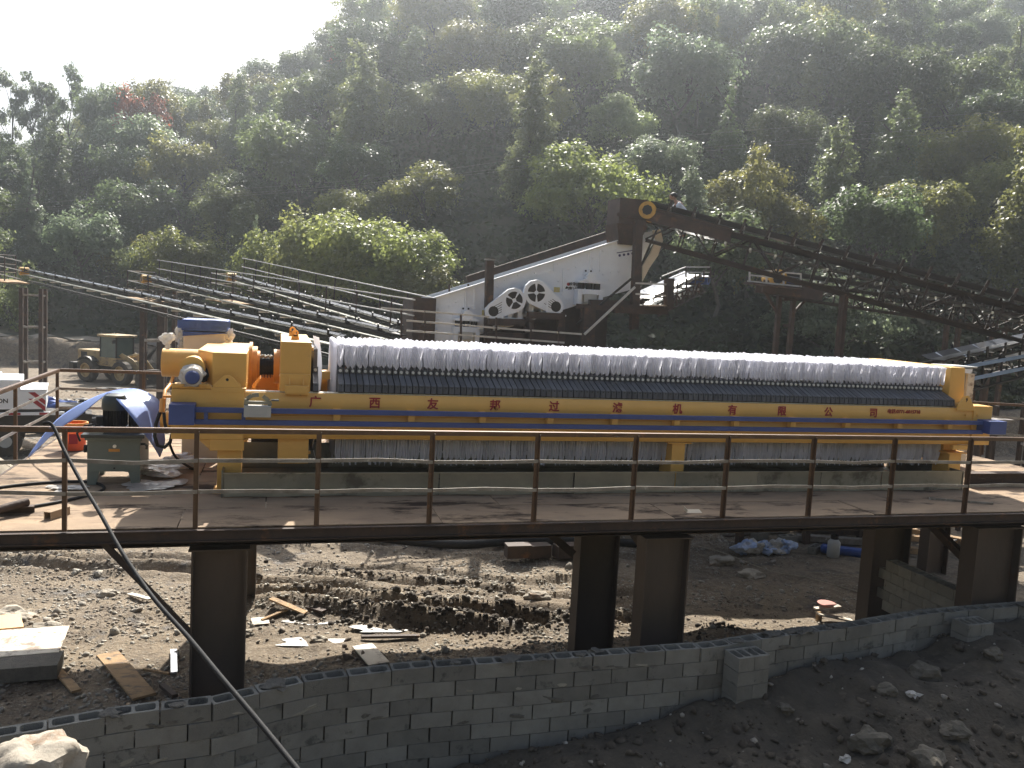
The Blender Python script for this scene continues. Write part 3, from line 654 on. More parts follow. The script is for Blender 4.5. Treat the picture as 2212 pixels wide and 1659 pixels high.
# left head block with hydraulic cylinder
mb = MB(); mb.prism([(-.79, 10.97, 4.26), (-.385, 10.97, 4.26), (-.385, 13.15, 4.26), (-.79, 13.15, 4.26), (-1.0, 12.75, 4.26), (-1.0, 11.4, 4.26)], (0, 0, .455)); obj('head_block', mb, 'yellow', fp, bevel=.008)
part('head_base', 'yellow', (-1.25, -.78, 10.85, 11.2, 4.262, 4.30), (-.8, -.38, 10.84, 10.98, 4.262, 4.285), (-1.25, -.8, 10.84, 10.86, 4.27, 4.325))
def dome(x0, x1, z0, z1, y=10.83, hole=True):
    xm = (x0+x1)/2; w_ = (x1-x0)/2; pts = [(x0, z0), (x1, z0), (x1, z0+.03), (xm+w_*.42, z1-.03), (xm+w_*.18, z1), (xm-w_*.18, z1), (xm-w_*.42, z1-.03), (x0, z0+.03)]
    mb = MB(); mb.prism([(a, y, b) for a, b in pts], (0, .03, 0)); o = obj('lug_plate', mb, 'yellow', fp, bevel=.003)
    if hole: mb = MB(); mb.cyl((xm, y-.002, z1-.055), (xm, y+.0, z1-.055), .018, 12); obj('lug_hole', mb, 'darksteel', fp)
dome(-.77, -.44, 4.29, 4.445); dome(10.57, 10.89, 4.24, 4.445)
part('lug_base', 'yellow', (-.79, -.42, 10.82, 10.85, 4.235, 4.289), bevel=.003); part('lug_base', 'yellow', (10.55, 10.92, 10.82, 10.85, 4.2, 4.239), bevel=.003)
mb = MB(); mb.cyl((-1.52, 12.15, 4.47), (-.98, 12.15, 4.47), .195, 40); obj('hydraulic_cylinder', mb, 'yellow', fp, smooth=True, bevel=.006)
mb = MB(); mb.cyl((-1.03, 10.98, 4.5), (-1.03, 11.2, 4.5), .15, 32); obj('motor_flange', mb, 'yellow', fp, smooth=True)
mb = MB(); mb.cyl((-1.0, 10.98, 4.45), (-1.0, 10.72, 4.42), .115, 28); mt_ = obj('motor', mb, 'plastic', fp, smooth=True)
mb = MB(); mb.tube([(-1.0, 10.72, 4.42), (-1.0, 10.68, 4.42), (-1.0, 10.66, 4.42)], [.085, .085, .07], 24); obj('fan_cover', mb, 'blue', mt_, smooth=True)
mb = MB(); mb.blob((-1.02, 10.88, 4.43), .14, .3, 5, 4, (1.05, .8, .95)); obj('plastic_wrap', mb, 'plastic', fp, smooth=True)
part('motor_foot', 'yellow', (-1.2, -1.1, 10.8, 10.95, 4.3, 4.325), (-.93, -.84, 10.8, 10.95, 4.3, 4.325))
mb = MB(); mb.blob((-.86, 11.15, 4.4), .085, .5, 9, 2, (.9, 1, 1)); obj('drain_valve', mb, 'darksteel', fp)
mb = MB(); mb.cyl((-.385, 12.05, 4.47), (-.345, 12.05, 4.47), .33, 36); obj('flange', mb, 'orange', fp, smooth=True)
mb = MB(); mb.cyl((-.345, 12.05, 4.47), (-.28, 12.05, 4.47), .27, 36); mb.cyl((-.28, 12.05, 4.47), (-.245, 12.05, 4.47), .21, 32); obj('gland', mb, 'orange', fp, smooth=True)
mb = MB()
for i in range(9): mb.ring((-.245+.02*i, 12.05, 4.47), (-.233+.02*i, 12.05, 4.47), .155+.01*(i % 2), .1, 20)
mb.cyl((-.25, 12.05, 4.47), (0, 12.05, 4.47), .12, 20); obj('piston_rod', mb, 'darksteel', fp)
mb = MB(); mb.cyl((-.06, 12.05, 4.47), (.02, 12.05, 4.47), .24, 32); obj('rod_flange', mb, 'orange', fp, smooth=True)
mb = MB(); 
for i in range(8): mb.blob((-.24+.022*i, 11.93, 4.605+.008*(i % 3)), .02, .5, i, 1)
obj('rope_binding', mb, 'rope', fp)
part('inner_cross_beam', 'orange', (-.3, 0.0, 12.4, 12.6, 4.06, 4.32))
for k in range(4): 
    mb = MB(); mb.bar((-.3-.02*(k % 2), 11.2+.12*k, 4.25), (-.22, 11.2+.12*k, 4.38), .02, .02); obj('pipe_fitting', mb, 'orange', fp)
# moving head box
part('moving_head', 'yellow', (.025, .41, 10.97, 13.1, 3.3, 4.885), bevel=.008)
part('roller_housing', 'yellow', (.03, .40, 10.9, 10.975, 4.25, 4.475), bevel=.004)
part('roller_cover', 'yellow', (.09, .385, 10.8, 10.9, 4.225, 4.335), (.11, .365, 10.79, 10.8, 4.245, 4.315), bevel=.004)
for x in (.14, .31): mb = MB(); mb.prism([(x, 10.9, 4.34), (x, 10.82, 4.34), (x, 10.9, 4.44)], (.012, 0, 0)); obj('gusset', mb, 'yellow', fp)
for x in (.07, .36):
    mb = MB(); mb.cyl((x, 10.9, 4.45), (x, 10.885, 4.45), .017, 6); obj('bolt_head', mb, 'yellow', fp)
def lifting_eye(x, y, z):
    mb = MB(); n = 14; outer = [(x-.055, z), (x+.055, z)]+[(x+.04*math.cos(a), z+.095+.04*math.sin(a)) for a in [math.pi*i/8 for i in range(9)]]
    # plate with a hole: ring plus legs
    mb.ring((x, y-.012, z+.09), (x, y+.012, z+.09), .045, .02, 20); mb.prism([(x-.055, y-.012, z), (x+.055, y-.012, z), (x+.042, y-.012, z+.07), (x-.042, y-.012, z+.07)], (0, .024, 0)); obj('lifting_eye', mb, 'orange', fp)
lifting_eye(.21, 11.5, 4.885); lifting_eye(.19, 12.5, 4.885)
part('spacer', 'yellow', (.41, .44, 11.0, 11.04, 4.78, 4.82), (.41, .44, 11.0, 11.04, 3.42, 3.46), (.41, .44, 12.9, 12.94, 4.78, 4.82))
part('rear_cross_beam', 'yellow', (.52, .76, 12.7, 13.0, 4.24, 4.36), bevel=.004)
# fixed head at the right end
mb = MB(); mb.prism([(10.62, 11.1, 3.5), (10.62, 11.1, 4.88), (10.90, 11.1, 4.88), (10.93, 11.1, 4.42), (10.9, 11.1, 3.5)], (0, 2.0, 0)); obj('fixed_head', mb, 'yellow', fp, bevel=.008)
part('fixed_head_gusset', 'yellow', (10.66, 10.94, 10.95, 11.1, 4.24, 4.3))
# feet
def leg(x0, x1, y0, y1, cap=True, z1=3.635):
    mb = MB(); mb.box(x0, x1, y0, y1, DZ, z1-.02); mb.box(x0-.05, x1+.05, y0-.05, y1+.05, DZ, DZ+.02); mb.box(x0-.08, x1+.08, y0-.04, y1+.04, z1-.02, z1-.003); return obj('leg', mb, 'yellow', fp, bevel=.004)
leg(-.71, -.42, 10.93, 11.25); leg(-.71, -.42, 12.95, 13.25)
part('leg_bracket', 'yellow', (-.8, -.39, 10.84, 10.93, 3.49, 3.634)); 
mb = MB(); mb.prism([(-.8, 10.86, 3.63), (-.93, 10.86, 3.63), (-.8, 10.86, 3.5)], (0, .06, 0)); obj('gusset', mb, 'yellow', fp)
leg(5.6, 5.81, 10.92, 11.3); leg(5.6, 5.81, 13.0, 13.3); leg(10.62, 10.86, 10.95, 11.3, z1=3.5); leg(10.62, 10.86, 12.95, 13.25, z1=3.5)
part('clamp_plate', 'yellow', (10.55, 10.95, 10.82, 10.9, 3.56, 3.635))
# hydraulic pipes
mb = MB(); mb.tube([(-1.36, 11.9, 4.29), (-1.36, 11.6, 4.22), (-1.38, 11.3, 4.18), (-1.38, 11.1, 4.0), (-1.38, 11.05, 3.92)], .022, 10); mb.cyl((-1.38, 11.08, 4.1), (-1.38, 11.02, 3.94), .034, 10); mb.bar((-1.38, 11.1, 4.13), (-1.25, 11.1, 4.13), .03); obj('oil_pipe', mb, 'orange', fp, smooth=True)
mb = MB(); mb.tube([(-1.4, 11.05, 3.95), (-1.44, 10.98, 3.8), (-1.45, 10.95, 3.65), (-1.42, 10.98, 3.53), (-1.34, 11.0, 3.5), (-1.28, 11.05, 3.56), (-1.27, 11.1, 3.65)], .022, 10); obj('hydraulic_hose', mb, 'black', fp, smooth=True)
mb = MB(); mb.tube([(-1.36, 11.05, 3.95), (-1.34, 10.98, 3.82), (-1.31, 10.97, 3.68)], .02, 10); obj('hydraulic_hose', mb, 'black', fp, smooth=True)
mb = MB(); mb.cyl((-1.45, 11.5, 3.78), (-1.2, 11.5, 3.78), .11, 20); obj('accumulator', mb, 'yellow', fp, smooth=True)
mb = MB(); mb.tube([(-1.44, 12.0, 4.66), (-1.44, 12.0, 4.74)], .03, 10); mb.blob((-1.45, 12.0, 4.81), .09, .35, 4, 4, (1, 1, .9)); obj('wrapped_pressure_gauge', mb, 'plastic', fp, smooth=True, label='pressure gauge wrapped in clear plastic')
# lettering
for i, ch in enumerate('广西友邦过滤机有限公司'):
    x = [.47, 1.23, 2.0, 2.86, 3.71, 4.66, 5.6, 6.5, 7.34, 8.16, 8.98][i]
    text_mesh(ch, .155, 'red', fp, (x, 10.846, 4.125), (1, 0, 0), (0, 0, 1), depth=.006)
text_mesh('电话:0771-6015718', .078, 'red', fp, (9.55, 10.846, 4.16), (1, 0, 0), (0, 0, 1), depth=.006)
text_mesh('P', .06, 'rust', fp, (10.73, 10.826, 4.36), (1, 0, 0), (0, 0, 1), depth=.003)
# filter plates
NP = 121; PX0 = .80; PP = .0811
def handle_mesh():
    mb = MB(); w_ = .034
    prof = [(11.22, 4.555), (11.19, 4.555), (11.19, 4.475), (10.905, 4.365), (10.895, 4.265), (10.93, 4.248), (11.22, 4.248)]
    mb.prism([(-w_, y, z) for y, z in prof][::-1], (2*w_, 0, 0)); return mb
def plate_mesh():
    mb = MB(); mb.box(-.026, .026, 11.30, 13.0, 3.42, 4.78); mb.box(-.026, .026, 11.22, 11.3, 4.24, 4.52); mb.box(-.026, .026, 13.0, 13.25, 4.25, 4.5); return mb
def cloth_mesh(seed, first=False):
    g_ = random.Random(seed); mb = MB(); hw = .0408
    # front edge, upper and lower sections: vertical folds facing the walkway
    def strip(zt, zb, tip, yb=11.17, flare=0.):
        n = 8; nf = g_.choice([2, 2, 3]); xs_ = [-hw+2*hw*i/nf for i in range(nf+1)]
        cols = []
        for i in range(nf):
            xa, xb = xs_[i], xs_[i+1]; xm = (xa+xb)/2+g_.uniform(-.008, .008); out = g_.uniform(.018, .04)
            cols += [(xa, 0.0), (xm-.004, out), (xm+.004, out*.9)]
        cols.append((xs_[-1], 0.0)); ph = g_.uniform(0, 6.28); am = g_.uniform(.003, .009)
        def f_(u, v):
            k = u*(len(cols)-1); i = int(round(k)); cx, out = cols[i]; z = zt+(zb-zt)*v
            e = 1-abs(cx)/hw; dz = -tip*e*(v > .99)
            return (cx*(1-(.12*max(0, v-.85)/.15))+am*math.sin(v*7+ph)*(1 if 0 < i < len(cols)-1 else .4), yb-out*(1-.4*(v > .95))-flare*math.sin(v*3.14)+.004*math.sin(v*13+i), z+dz)
        mb.grid(f_, len(cols)-1, 9)
    strip(4.862+g_.uniform(-.012, .012), 4.60, .02+g_.uniform(0, .035))
    strip(3.9, 3.34+g_.uniform(-.02, .02), .035, yb=11.13, flare=.01)
    # ragged tails
    for k in range(2):
        x = g_.uniform(-.03, .02); l = g_.uniform(.05, .1); mb.add([(x, 11.15, 3.34), (x+.022, 11.15, 3.34), (x+.016+g_.uniform(-.012, .012), 11.14, 3.33-l), (x+.004, 11.14, 3.335-l)], [(0, 1, 2, 3)])
    for sx in (-1, 1):    # side faces of the cloth
        ph = g_.uniform(0, 6)
        mb.grid(lambda u, v: (sx*(hw-.008+.006*math.sin(u*9+ph)), 11.27+1.75*u, 4.855-1.51*v), 6, 6)
    # top with ties
    mb.grid(lambda u, v: (-hw+2*hw*u, 11.14+1.9*v, 4.858+.014*math.sin(v*40+g_.uniform(-.4, .4))*(1-abs(2*u-1))+.02*(1-abs(2*u-1))+g_.uniform(-.006, .006)), 2, 16)
    for k in range(11):
        y = 11.16+1.86*(k+g_.random()*.8)/15; x = g_.uniform(-.03, .03); h = g_.uniform(.01, .04)*(1.25 if g_.random() < .2 else 1); dx, dy = g_.uniform(-.05, .05), g_.uniform(-.04, .04)
        wv = g_.uniform(.006, .03)
        mb.add([(x-wv, y, 4.85), (x+wv, y+g_.uniform(-.02, .02), 4.85), (x+dx, y+dy, 4.868+h)], [(0, 1, 2)])
        mb.add([(x, y-wv, 4.85), (x, y+wv, 4.85), (x+dx, y+dy, 4.868+h)], [(0, 1, 2)])
    return mb
tmp_root = thing('tmp', 'tmp', 'tmp', (0, 0, 0))
hm_ = obj('handle', handle_mesh(), 'handle', tmp_root); pm_ = obj('filter_plate', plate_mesh(), 'handle', tmp_root)
mb = MB(); mb.cyl((0, 11.192, 4.515), (0, 11.172, 4.515), .02, 12); bm_ = obj('bolt', mb, 'bolt', tmp_root)
mb = MB(); mb.cyl((0, 10.90, 4.345), (0, 10.893, 4.345), .0085, 8); km_ = obj('bolt_hole', mb, 'black', tmp_root)
cm_ = [obj('filter_cloth', cloth_mesh(50+i), 'cloth', tmp_root) for i in range(14)]
def put(src, x, parent):
    c = bpy.data.objects.new(src.name.split('.')[0], src.data); COL.objects.link(c); base = OFF[src]; c.parent = parent
    c.location = Vector((x+base.x, base.y, base.z))-OFF[parent]; OFF[c] = Vector((x+base.x, base.y, base.z)); return c
def a_plate(x, cloth=True):
    p = put(pm_, x, fp)
    for s in (hm_, bm_, km_): put(s, x, p)
    if cloth:
        q_ = put(random.choice(cm_), x+random.uniform(-.005, .005), p); q_.rotation_euler = (0, random.uniform(-.006, .006), random.uniform(-.004, .004)); q_.scale = (random.uniform(.95, 1.03), 1, random.uniform(.992, 1.006)); q_.location.y += random.uniform(-.004, .004)
    return p
for k in range(NP): a_plate(PX0+PP*k+random.uniform(-.003, .003))
p0 = a_plate(.475, cloth=False)
# hanging cloth on the lone plate and the flat cloth face of the first plate
mb = MB(); mb.grid(lambda u, v: (.50+.055*math.sin(v*2.4)*(1-.3*u)+.012*math.sin(u*14), 11.05+2.0*u+.05*math.sin(v*3), 4.95-.07*u-(.72-.02*math.sin(u*20))*v), 10, 14); obj('filter_cloth', mb, 'cloth', fp, smooth=True)
mb = MB(); mb.grid(lambda u, v: (.50-.03*math.sin(v*4), 11.1+1.9*u, 3.64-.35*v), 6, 6); obj('filter_cloth', mb, 'cloth', fp, smooth=True)
mb = MB(); mb.grid(lambda u, v: (.748-.012*math.sin(u*6+v*2), 11.16+1.9*u, 4.86-1.62*v), 8, 8); obj('filter_cloth', mb, 'cloth', fp, smooth=True)
def purge(o):
    for c in list(o.children): purge(c)
    bpy.data.objects.remove(o)
purge(tmp_root)

# ------------------------------------------------------------------ cake tray below the press
tr = thing('drip_tray', 'long galvanized steel tray lying on the platform under the filter press', 'tray', (5, 10.7, DZ))
xs_ = [-.62, .5, 2.1, 4.0, 5.55, 6.9, 8.0, 9.1, 10.65]
for a, b in zip(xs_[:-1], xs_[1:]):
    mb = MB(); g_ = random.Random(int(a*10)); n = 8
    mb.grid(lambda u, v: (a+.008+(b-a-.016)*u, 10.66+.012*math.sin(u*6+a)+.03*v*(1-v), 3.24-.30*v+.005*math.sin(u*9)), n, 3)
    mb.bar((a, 10.645, 3.245), (b, 10.645, 3.245), .03, .012); obj('side_panel', mb, 'galv', tr, smooth=True)
mb = MB(); mb.box(-.62, 10.6, 12.4, 12.42, DZ+.005, 3.33); obj('rear_panel', mb, 'galv', tr)
mb = MB(); mb.box(-.64, -.62, 10.66, 12.4, DZ+.005, 3.27); obj('end_panel', mb, 'galv', tr)
mb = MB(); mb.box(10.65, 10.67, 10.66, 12.4, DZ+.005, 3.24); obj('end_panel', mb, 'galv', tr)
mb = MB(); mb.box(-.6, 10.6, 10.7, 12.35, DZ+.008, DZ+.03); obj('tray_floor', mb, 'galv', tr)
mb = MB(); mb.box(-.35, .6, 12.43, 12.47, 3.0, 3.6); obj('splash_guard', mb, 'darksteel', tr)
# ------------------------------------------------------------------ hydraulic power unit
hu = thing('hydraulic_unit', 'grey green hydraulic oil tank with an electric motor on its lid', 'hydraulic unit', (-2, 11.4, DZ))
def hp(name, m, *bx, bevel=.005):
    mb = MB()
    for b in bx: mb.box(*b)
    return obj(name, mb, m, hu, bevel=bevel)
hp('tank', 'tank', (-2.3, -1.68, 11.4, 12.15, 3.11, 3.52)); 
mb = MB(); mb.prism([(-2.3, 11.41, 3.11), (-2.16, 11.41, 3.11), (-2.2, 11.41, DZ+.006), (-2.3, 11.41, DZ+.006)][::-1], (0, .08, 0)); obj('leg', mb, 'tank', hu)
mb = MB(); mb.prism([(-1.68, 11.41, 3.11), (-1.82, 11.41, 3.11), (-1.78, 11.41, DZ+.006), (-1.68, 11.41, DZ+.006)], (0, .08, 0)); obj('leg', mb, 'tank', hu)
hp('leg', 'tank', (-2.3, -2.22, 12.05, 12.14, DZ+.006, 3.11)); hp('leg', 'tank', (-1.76, -1.68, 12.05, 12.14, DZ+.006, 3.11))
hp('lid', 'tankdark', (-2.36, -1.62, 11.32, 12.2, 3.555, 3.60)); hp('lid_rim', 'tank', (-2.32, -1.65, 11.35, 12.18, 3.52, 3.554))
hp('label_plate', 'orangelabel', (-2.05, -1.92, 11.393, 11.399, 3.37, 3.405), bevel=0)
mb = MB(); mb.cyl((-1.98, 11.4, 3.44), (-1.98, 11.385, 3.44), .022, 14); obj('drain_plug', mb, 'silver', hu); mb = MB(); mb.cyl((-1.98, 11.4, 3.155), (-1.98, 11.39, 3.155), .012, 10); obj('drain_plug', mb, 'black', hu)
mb = MB(); mb.tube([(-1.68, 11.45, 3.46), (-1.63, 11.43, 3.465), (-1.605, 11.43, 3.44), (-1.61, 11.43, 3.40)], .016, 8); obj('hook', mb, 'tankdark', hu); mb = MB(); mb.ring((-2.34, 11.44, 3.4), (-2.31, 11.44, 3.4), .05, .028, 14); obj('level_gauge', mb, 'black', hu)
mb = MB(); mb.cyl((-2.04, 11.78, 3.60), (-2.04, 11.78, 3.63), .17, 24); obj('motor_flange', mb, 'black', hu)
mo = MB(); mo.cyl((-2.04, 11.78, 3.63), (-2.04, 11.78, 3.87), .125, 24)
for k in range(24):
    a = 2*math.pi*k/24; mo.bar((-2.04+.135*math.cos(a), 11.78+.135*math.sin(a), 3.65), (-2.04+.135*math.cos(a), 11.78+.135*math.sin(a), 3.86), .006, .03, up=(math.cos(a), math.sin(a), 0))
mto = obj('electric_motor', mo, 'black', hu)
mb = MB(); mb.tube([(-2.05, 11.78, 3.86), (-2.05, 11.78, 3.9), (-2.05, 11.78, 4.0), (-2.05, 11.78, 4.05), (-2.05, 11.78, 4.07)], [.15, .158, .15, .12, .06], 24); obj('fan_cowl', mb, 'grey' if 0 else 'tankdark', mto, smooth=True)
mb = MB(); mb.box(-2.25, -2.16, 11.66, 11.8, 3.66, 3.78); obj('terminal_box', mb, 'black', mto, bevel=.01)
mb = MB(); mb.tube([(-2.2, 11.65, 3.68), (-2.26, 11.55, 3.66), (-2.32, 11.48, 3.62)], .012, 8); obj('cable', mb, 'black', hu)
mb = MB(); mb.tube([(-2.14, 11.55, 3.64), (-2.24, 11.55, 3.70), (-2.34, 11.5, 3.69), (-2.42, 11.42, 3.6), (-2.38, 11.4, 3.5)], .014, 8); obj('cable', mb, 'black', hu)
mb = MB(); mb.cyl((-1.82, 11.85, 3.60), (-1.82, 11.85, 3.78), .075, 16); mb.cyl((-1.82, 11.85, 3.66), (-1.75, 11.7, 3.66), .04, 12); obj('valve_block', mb, 'black', hu)
mb = MB(); mb.box(-2.28, -2.12, 11.4, 11.6, 3.602, 3.625); obj('instruction_sheet', mb, 'silver', hu)
# light blue curved sheet
def sheet():
    mb = MB()
    # arch from the left foot over the motor to the right foot; the strip is wide at the right and twists narrow at the left
    g1 = lambda x, y, Y: tuple(onY(x/2.212/1.8228, (1200+y/2.212)/1.8228, Y))
    L = [g1(*p) for p in [(245, 1315, 13.4), (470, 1022, 13.3), (700, 862, 13.1), (940, 757, 12.9), (1150, 728, 12.6), (1290, 765, 12.4), (1385, 835, 12.2), (1408, 950, 12.0), (1428, 1080, 11.8), (1438, 1200, 11.65), (1396, 1325, 11.55)]]
    Rr = [g1(*p) for p in [(248, 1330, 13.3), (500, 1092, 12.9), (690, 965, 12.6), (880, 812, 12.2), (955, 768, 11.9), (1050, 860, 11.5), (1130, 952, 11.4), (1215, 1060, 11.35), (1290, 1165, 11.35), (1345, 1245, 11.4), (1393, 1327, 11.5)]]
    n = len(L)
    def f_(u, v):
        k = u*(n-1); i = min(int(k), n-2); t = k-i
        def cr(P):
            p = [Vector(P[max(0, min(n-1, i+d))]) for d in (-1, 0, 1, 2)]
            return .5*((2*p[1])+(-p[0]+p[2])*t+(2*p[0]-5*p[1]+4*p[2]-p[3])*t*t+(-p[0]+3*p[1]-3*p[2]+p[3])*t**3)
        a, b = cr(L), cr(Rr); return a.lerp(b, v)
    mb.grid(f_, 44, 8); return mb
o = obj('curved_sheet', sheet(), 'sheet', None, smooth=True); setup(o, 'light blue plastic sheet bent into an arch over the hydraulic motor', 'plastic sheet'); md = o.modifiers.new('thick', 'SOLIDIFY'); md.thickness = .006
# bucket
bk = thing('bucket', 'orange red plastic bucket standing behind the hydraulic tank on the platform', 'bucket', (-2.98, 13.9, DZ))
mb = MB(); mb.tube([(-2.98, 13.9, DZ+.005), (-2.98, 13.9, DZ+.42)], [.15, .18], 24, False); mb.cyl((-2.98, 13.9, DZ+.005), (-2.98, 13.9, DZ+.015), .15, 24); obj('body', mb, 'redp', bk, smooth=True)
mb = MB(); mb.ring((-2.98, 13.9, DZ+.40), (-2.98, 13.9, DZ+.43), .192, .172, 24); obj('rim', mb, 'orangelabel', bk); mb = MB(); mb.box(-3.02, -2.9, 13.725, 13.735, DZ+.12, DZ+.27); obj('label_patch', mb, 'red', bk)
# plastic film heap
def film(name, c, r, label, seed, sq=(1, .8, .35)):
    mb = MB(); mb.blob(c, r, .75, seed, 4, sq); o = obj(name, mb, 'plastic', None, smooth=False); o.location.z = c[2]-r*sq[2]*.35; return setup(o, label, 'plastic film')
film('plastic_film', (-1.55, 12.0, DZ+.02), .26, 'crumpled clear plastic film lying right of the hydraulic tank', 3, (1.1, .8, .25))
film('plastic_film', (-1.3, 12.35, DZ+.05), .16, 'bunched end of plastic film nearest the press leg', 8, (1.1, .8, .5))
film('plastic_film', (-1.52, 11.35, DZ+.005), .24, 'flat sheet of wet plastic film in front of the hydraulic tank', 5, (1.2, 1, .06))
film('plastic_film', (-2.5, 11.2, DZ+.005), .14, 'small scrap of plastic film left of the hydraulic tank leg', 6, (1.2, .8, .08))
# hoses on the platform
def hose(name, pts, r, label, cat='hose', m='black', n=10, res=6, group=None):
    P = [Vector(p) for p in pts]; out = []
    for i in range(len(P)-1):
        p = [P[max(0, min(len(P)-1, i+d))] for d in (-1, 0, 1, 2)]
        for k in range(res): t = k/res; out.append(.5*((2*p[1])+(-p[0]+p[2])*t+(2*p[0]-5*p[1]+4*p[2]-p[3])*t*t+(-p[0]+3*p[1]-3*p[2]+p[3])*t**3))
    out.append(P[-1]); mb = MB(); mb.tube(out, r, n); o = obj(name, mb, m, None, smooth=True); return setup(o, label, cat, group)
hose('hose', [(-3.6, 10.9, DZ+.02), (-3.1, 11.35, DZ+.02), (-2.6, 11.55, DZ+.02), (-2.25, 11.5, DZ+.02), (-2.05, 11.1, DZ+.02), (-2.3, 10.6, DZ+.02), (-2.8, 10.15, DZ+.02), (-3.6, 9.85, DZ+.02)], .018, 'thin black hose looping over the sunlit deck left of the tank')
hose('hose', [(-1.3, 11.1, 3.55), (-1.25, 11.4, 3.3), (-1.15, 12.2, 3.0), (-1.1, 12.3, DZ+.02), (-1.6, 12.9, DZ+.02), (-1.9, 12.8, DZ+.02)], .016, 'thin dark hose drooping from the press to the deck behind the plastic film')
hose('cable', [onY(95, 915, 9.25), onY(105, 913, 9.2), onY(117, 925, 9.15), onY(140, 975, 8.9), onY(175, 1040, 8.5), onY(214, 1105, 8.0), onY(265, 1195, 7.4), onY(330, 1290, 6.8), onY(410, 1380, 6.2), onY(480, 1465, 5.6), onY(560, 1560, 5.1), onY(645, 1665, 4.6)], .017, 'black cable draped over the front handrail and running down past the block wall', 'cable', 'cable', res=8)
# loose bits on the deck
mb = MB(); a, b = Vector((-3.5, 9.15, 2.93)), Vector((-2.62, 10.05, 2.99)); mb.tube([a+(b-a)*t/8+Vector((0, 0, .01*math.sin(t))) for t in range(9)], .045, 12); o = obj('rusty_pipe', mb, 'rust', None, smooth=True); setup(o, 'rusty pipe end lying across the front left corner of the platform', 'pipe'); o.location.z = DZ+.012
def Lbit(x, y, l, rz, label, name='angle_offcut', s=.09, m='rust', z=DZ):
    mb = MB(); mb.angle((-l/2, 0, s*.7), (l/2, 0, s*.7), s, .012); t = obj(name, mb, m, None); t.location = (x, y, z+.004); t.rotation_euler = (.0, 0, rz); return setup(t, label, 'steel offcut')
mb = MB(); mb.ring((0, 0, .052), (.26, .1, .052), .062, .05, 4); o = obj('box_section_offcut', mb, 'deck', None); o.location = (-2.28, 9.85, DZ+.002); o.rotation_euler = (0, 0, .7); setup(o, 'short square tube offcut beside the rusty pipe on the deck', 'steel offcut')
Lbit(-2.8, 10.0, .5, .1, 'low angle iron offcut lying behind the rusty pipe')
mb = MB(); mb.box(-.11, .11, -.05, .05, 0, .004); mb.box(-.11, -.104, -.05, .05, .004, .05); o = obj('light_plate', mb, 'cream', None); o.location = (5.30, 9.62, DZ+.005); o.rotation_euler = (.25, 0, -.04); setup(o, 'small pale metal plate lying on the dark deck under the centre press leg', 'plate')
mb = MB(); mb.box(0, .02, 0, .9, 0, .03); 
o = obj('loose_rod', mb, 'flatbar', None); o.location = (9.9, 9.9, DZ+.004); o.rotation_euler = (0, 0, 1.15); setup(o, 'loose pale steel rod on the deck near the right end', 'rod')
# ------------------------------------------------------------------ wrapped crate and control cabinet
wc = thing('wrapped_crate', 'tall pale crate with blue foam wrapping on top behind the press head', 'crate', (-1.05, 13.3, DZ))
mb = MB(); mb.box(-1.36, -.78, 13.1, 13.75, DZ+.01, 4.86); obj('panel_box', mb, 'cream', wc, bevel=.01)
mb = MB(); mb.box(-1.39, -.74, 13.07, 13.79, 4.87, 5.04); o = obj('foam_cover', mb, 'foam', wc, bevel=.02)
mb = MB(); mb.grid(lambda u, v: (-1.44+.74*u, 13.06-.015*math.sin(u*9), 5.03-.12*v*(1-.3*u)-.012*math.sin(u*7)), 10, 4); mb.grid(lambda u, v: (-1.37+.62*u, 13.075, 4.86-.07*v+.02*u*v*3), 8, 2); obj('foam_skirt', mb, 'foam', wc, smooth=True)
for x, y, z, r in ((-1.42, 13.3, 4.8, .09), (-.72, 13.3, 4.83, .075), (-.73, 13.35, 4.7, .06), (-1.4, 13.2, 4.66, .05)):
    mb = MB(); mb.blob((x, y, z), r, .6, int(r*999), 3, (.8, 1, 1.2)); obj('plastic_wrap', mb, 'plastic', wc)
cc = thing('control_cabinet', 'grey control cabinet with round buttons facing left behind the right press end', 'control cabinet', (12.3, 12.6, DZ))
mb = MB(); mb.box(12.02, 12.5, 12.55, 13.0, 3.0, 4.80); mb.box(12.0, 12.56, 12.5, 13.05, 4.80, 4.83); obj('cabinet_body', mb, 'grey', cc, bevel=.008)
mb = MB(); mb.prism([(11.99, 12.45, 4.72), (12.0, 12.45, 4.78), (12.4, 12.45, 4.78), (12.36, 12.45, 4.70)], (0, .09, 0)); obj('rain_hood', mb, 'white', cc)
for z in (4.6, 4.5, 4.4): 
    mb = MB(); mb.cyl((12.12, 12.55, z), (12.12, 12.52, z), .028, 12); obj('button', mb, 'red' if z > 4.55 else 'black', cc); mb = MB(); mb.box(12.07, 12.17, 12.54, 12.551, z-.055, z-.035); obj('nameplate', mb, 'silver', cc)
mb = MB(); mb.box(12.35, 12.5, 12.49, 12.54, 3.05, 4.7); obj('cardboard_sheet', mb, 'whiteboard', cc)
cb = thing('cement_bag', 'full pale cement bag with torn top slumped at the right end of the deck', 'bag', (11.6, 12.5, DZ)); mb = MB(); mb.blob((11.65, 12.4, 3.08), .3, .3, 3, 3, (1.2, .8, .6)); obj('bag', mb, 'whiteboard', cb)
mb = MB(); mb.blob((11.5, 12.35, 3.24), .12, .6, 8, 2, (1.4, .8, .3)); obj('torn_top', mb, 'cream', cb)
bx = thing('cardboard_box', 'grey brown box with a colourful bag on top under the right press end', 'box', (11.05, 12.2, DZ)); mb = MB(); mb.box(10.95, 11.3, 12.0, 12.35, DZ+.01, DZ+.3); obj('carton', mb, 'whiteboard', bx); mb = MB(); mb.blob((11.1, 12.15, DZ+.34), .13, .5, 12, 2, (1.4, 1, .3)); obj('wrapper', mb, 'pink', bx)
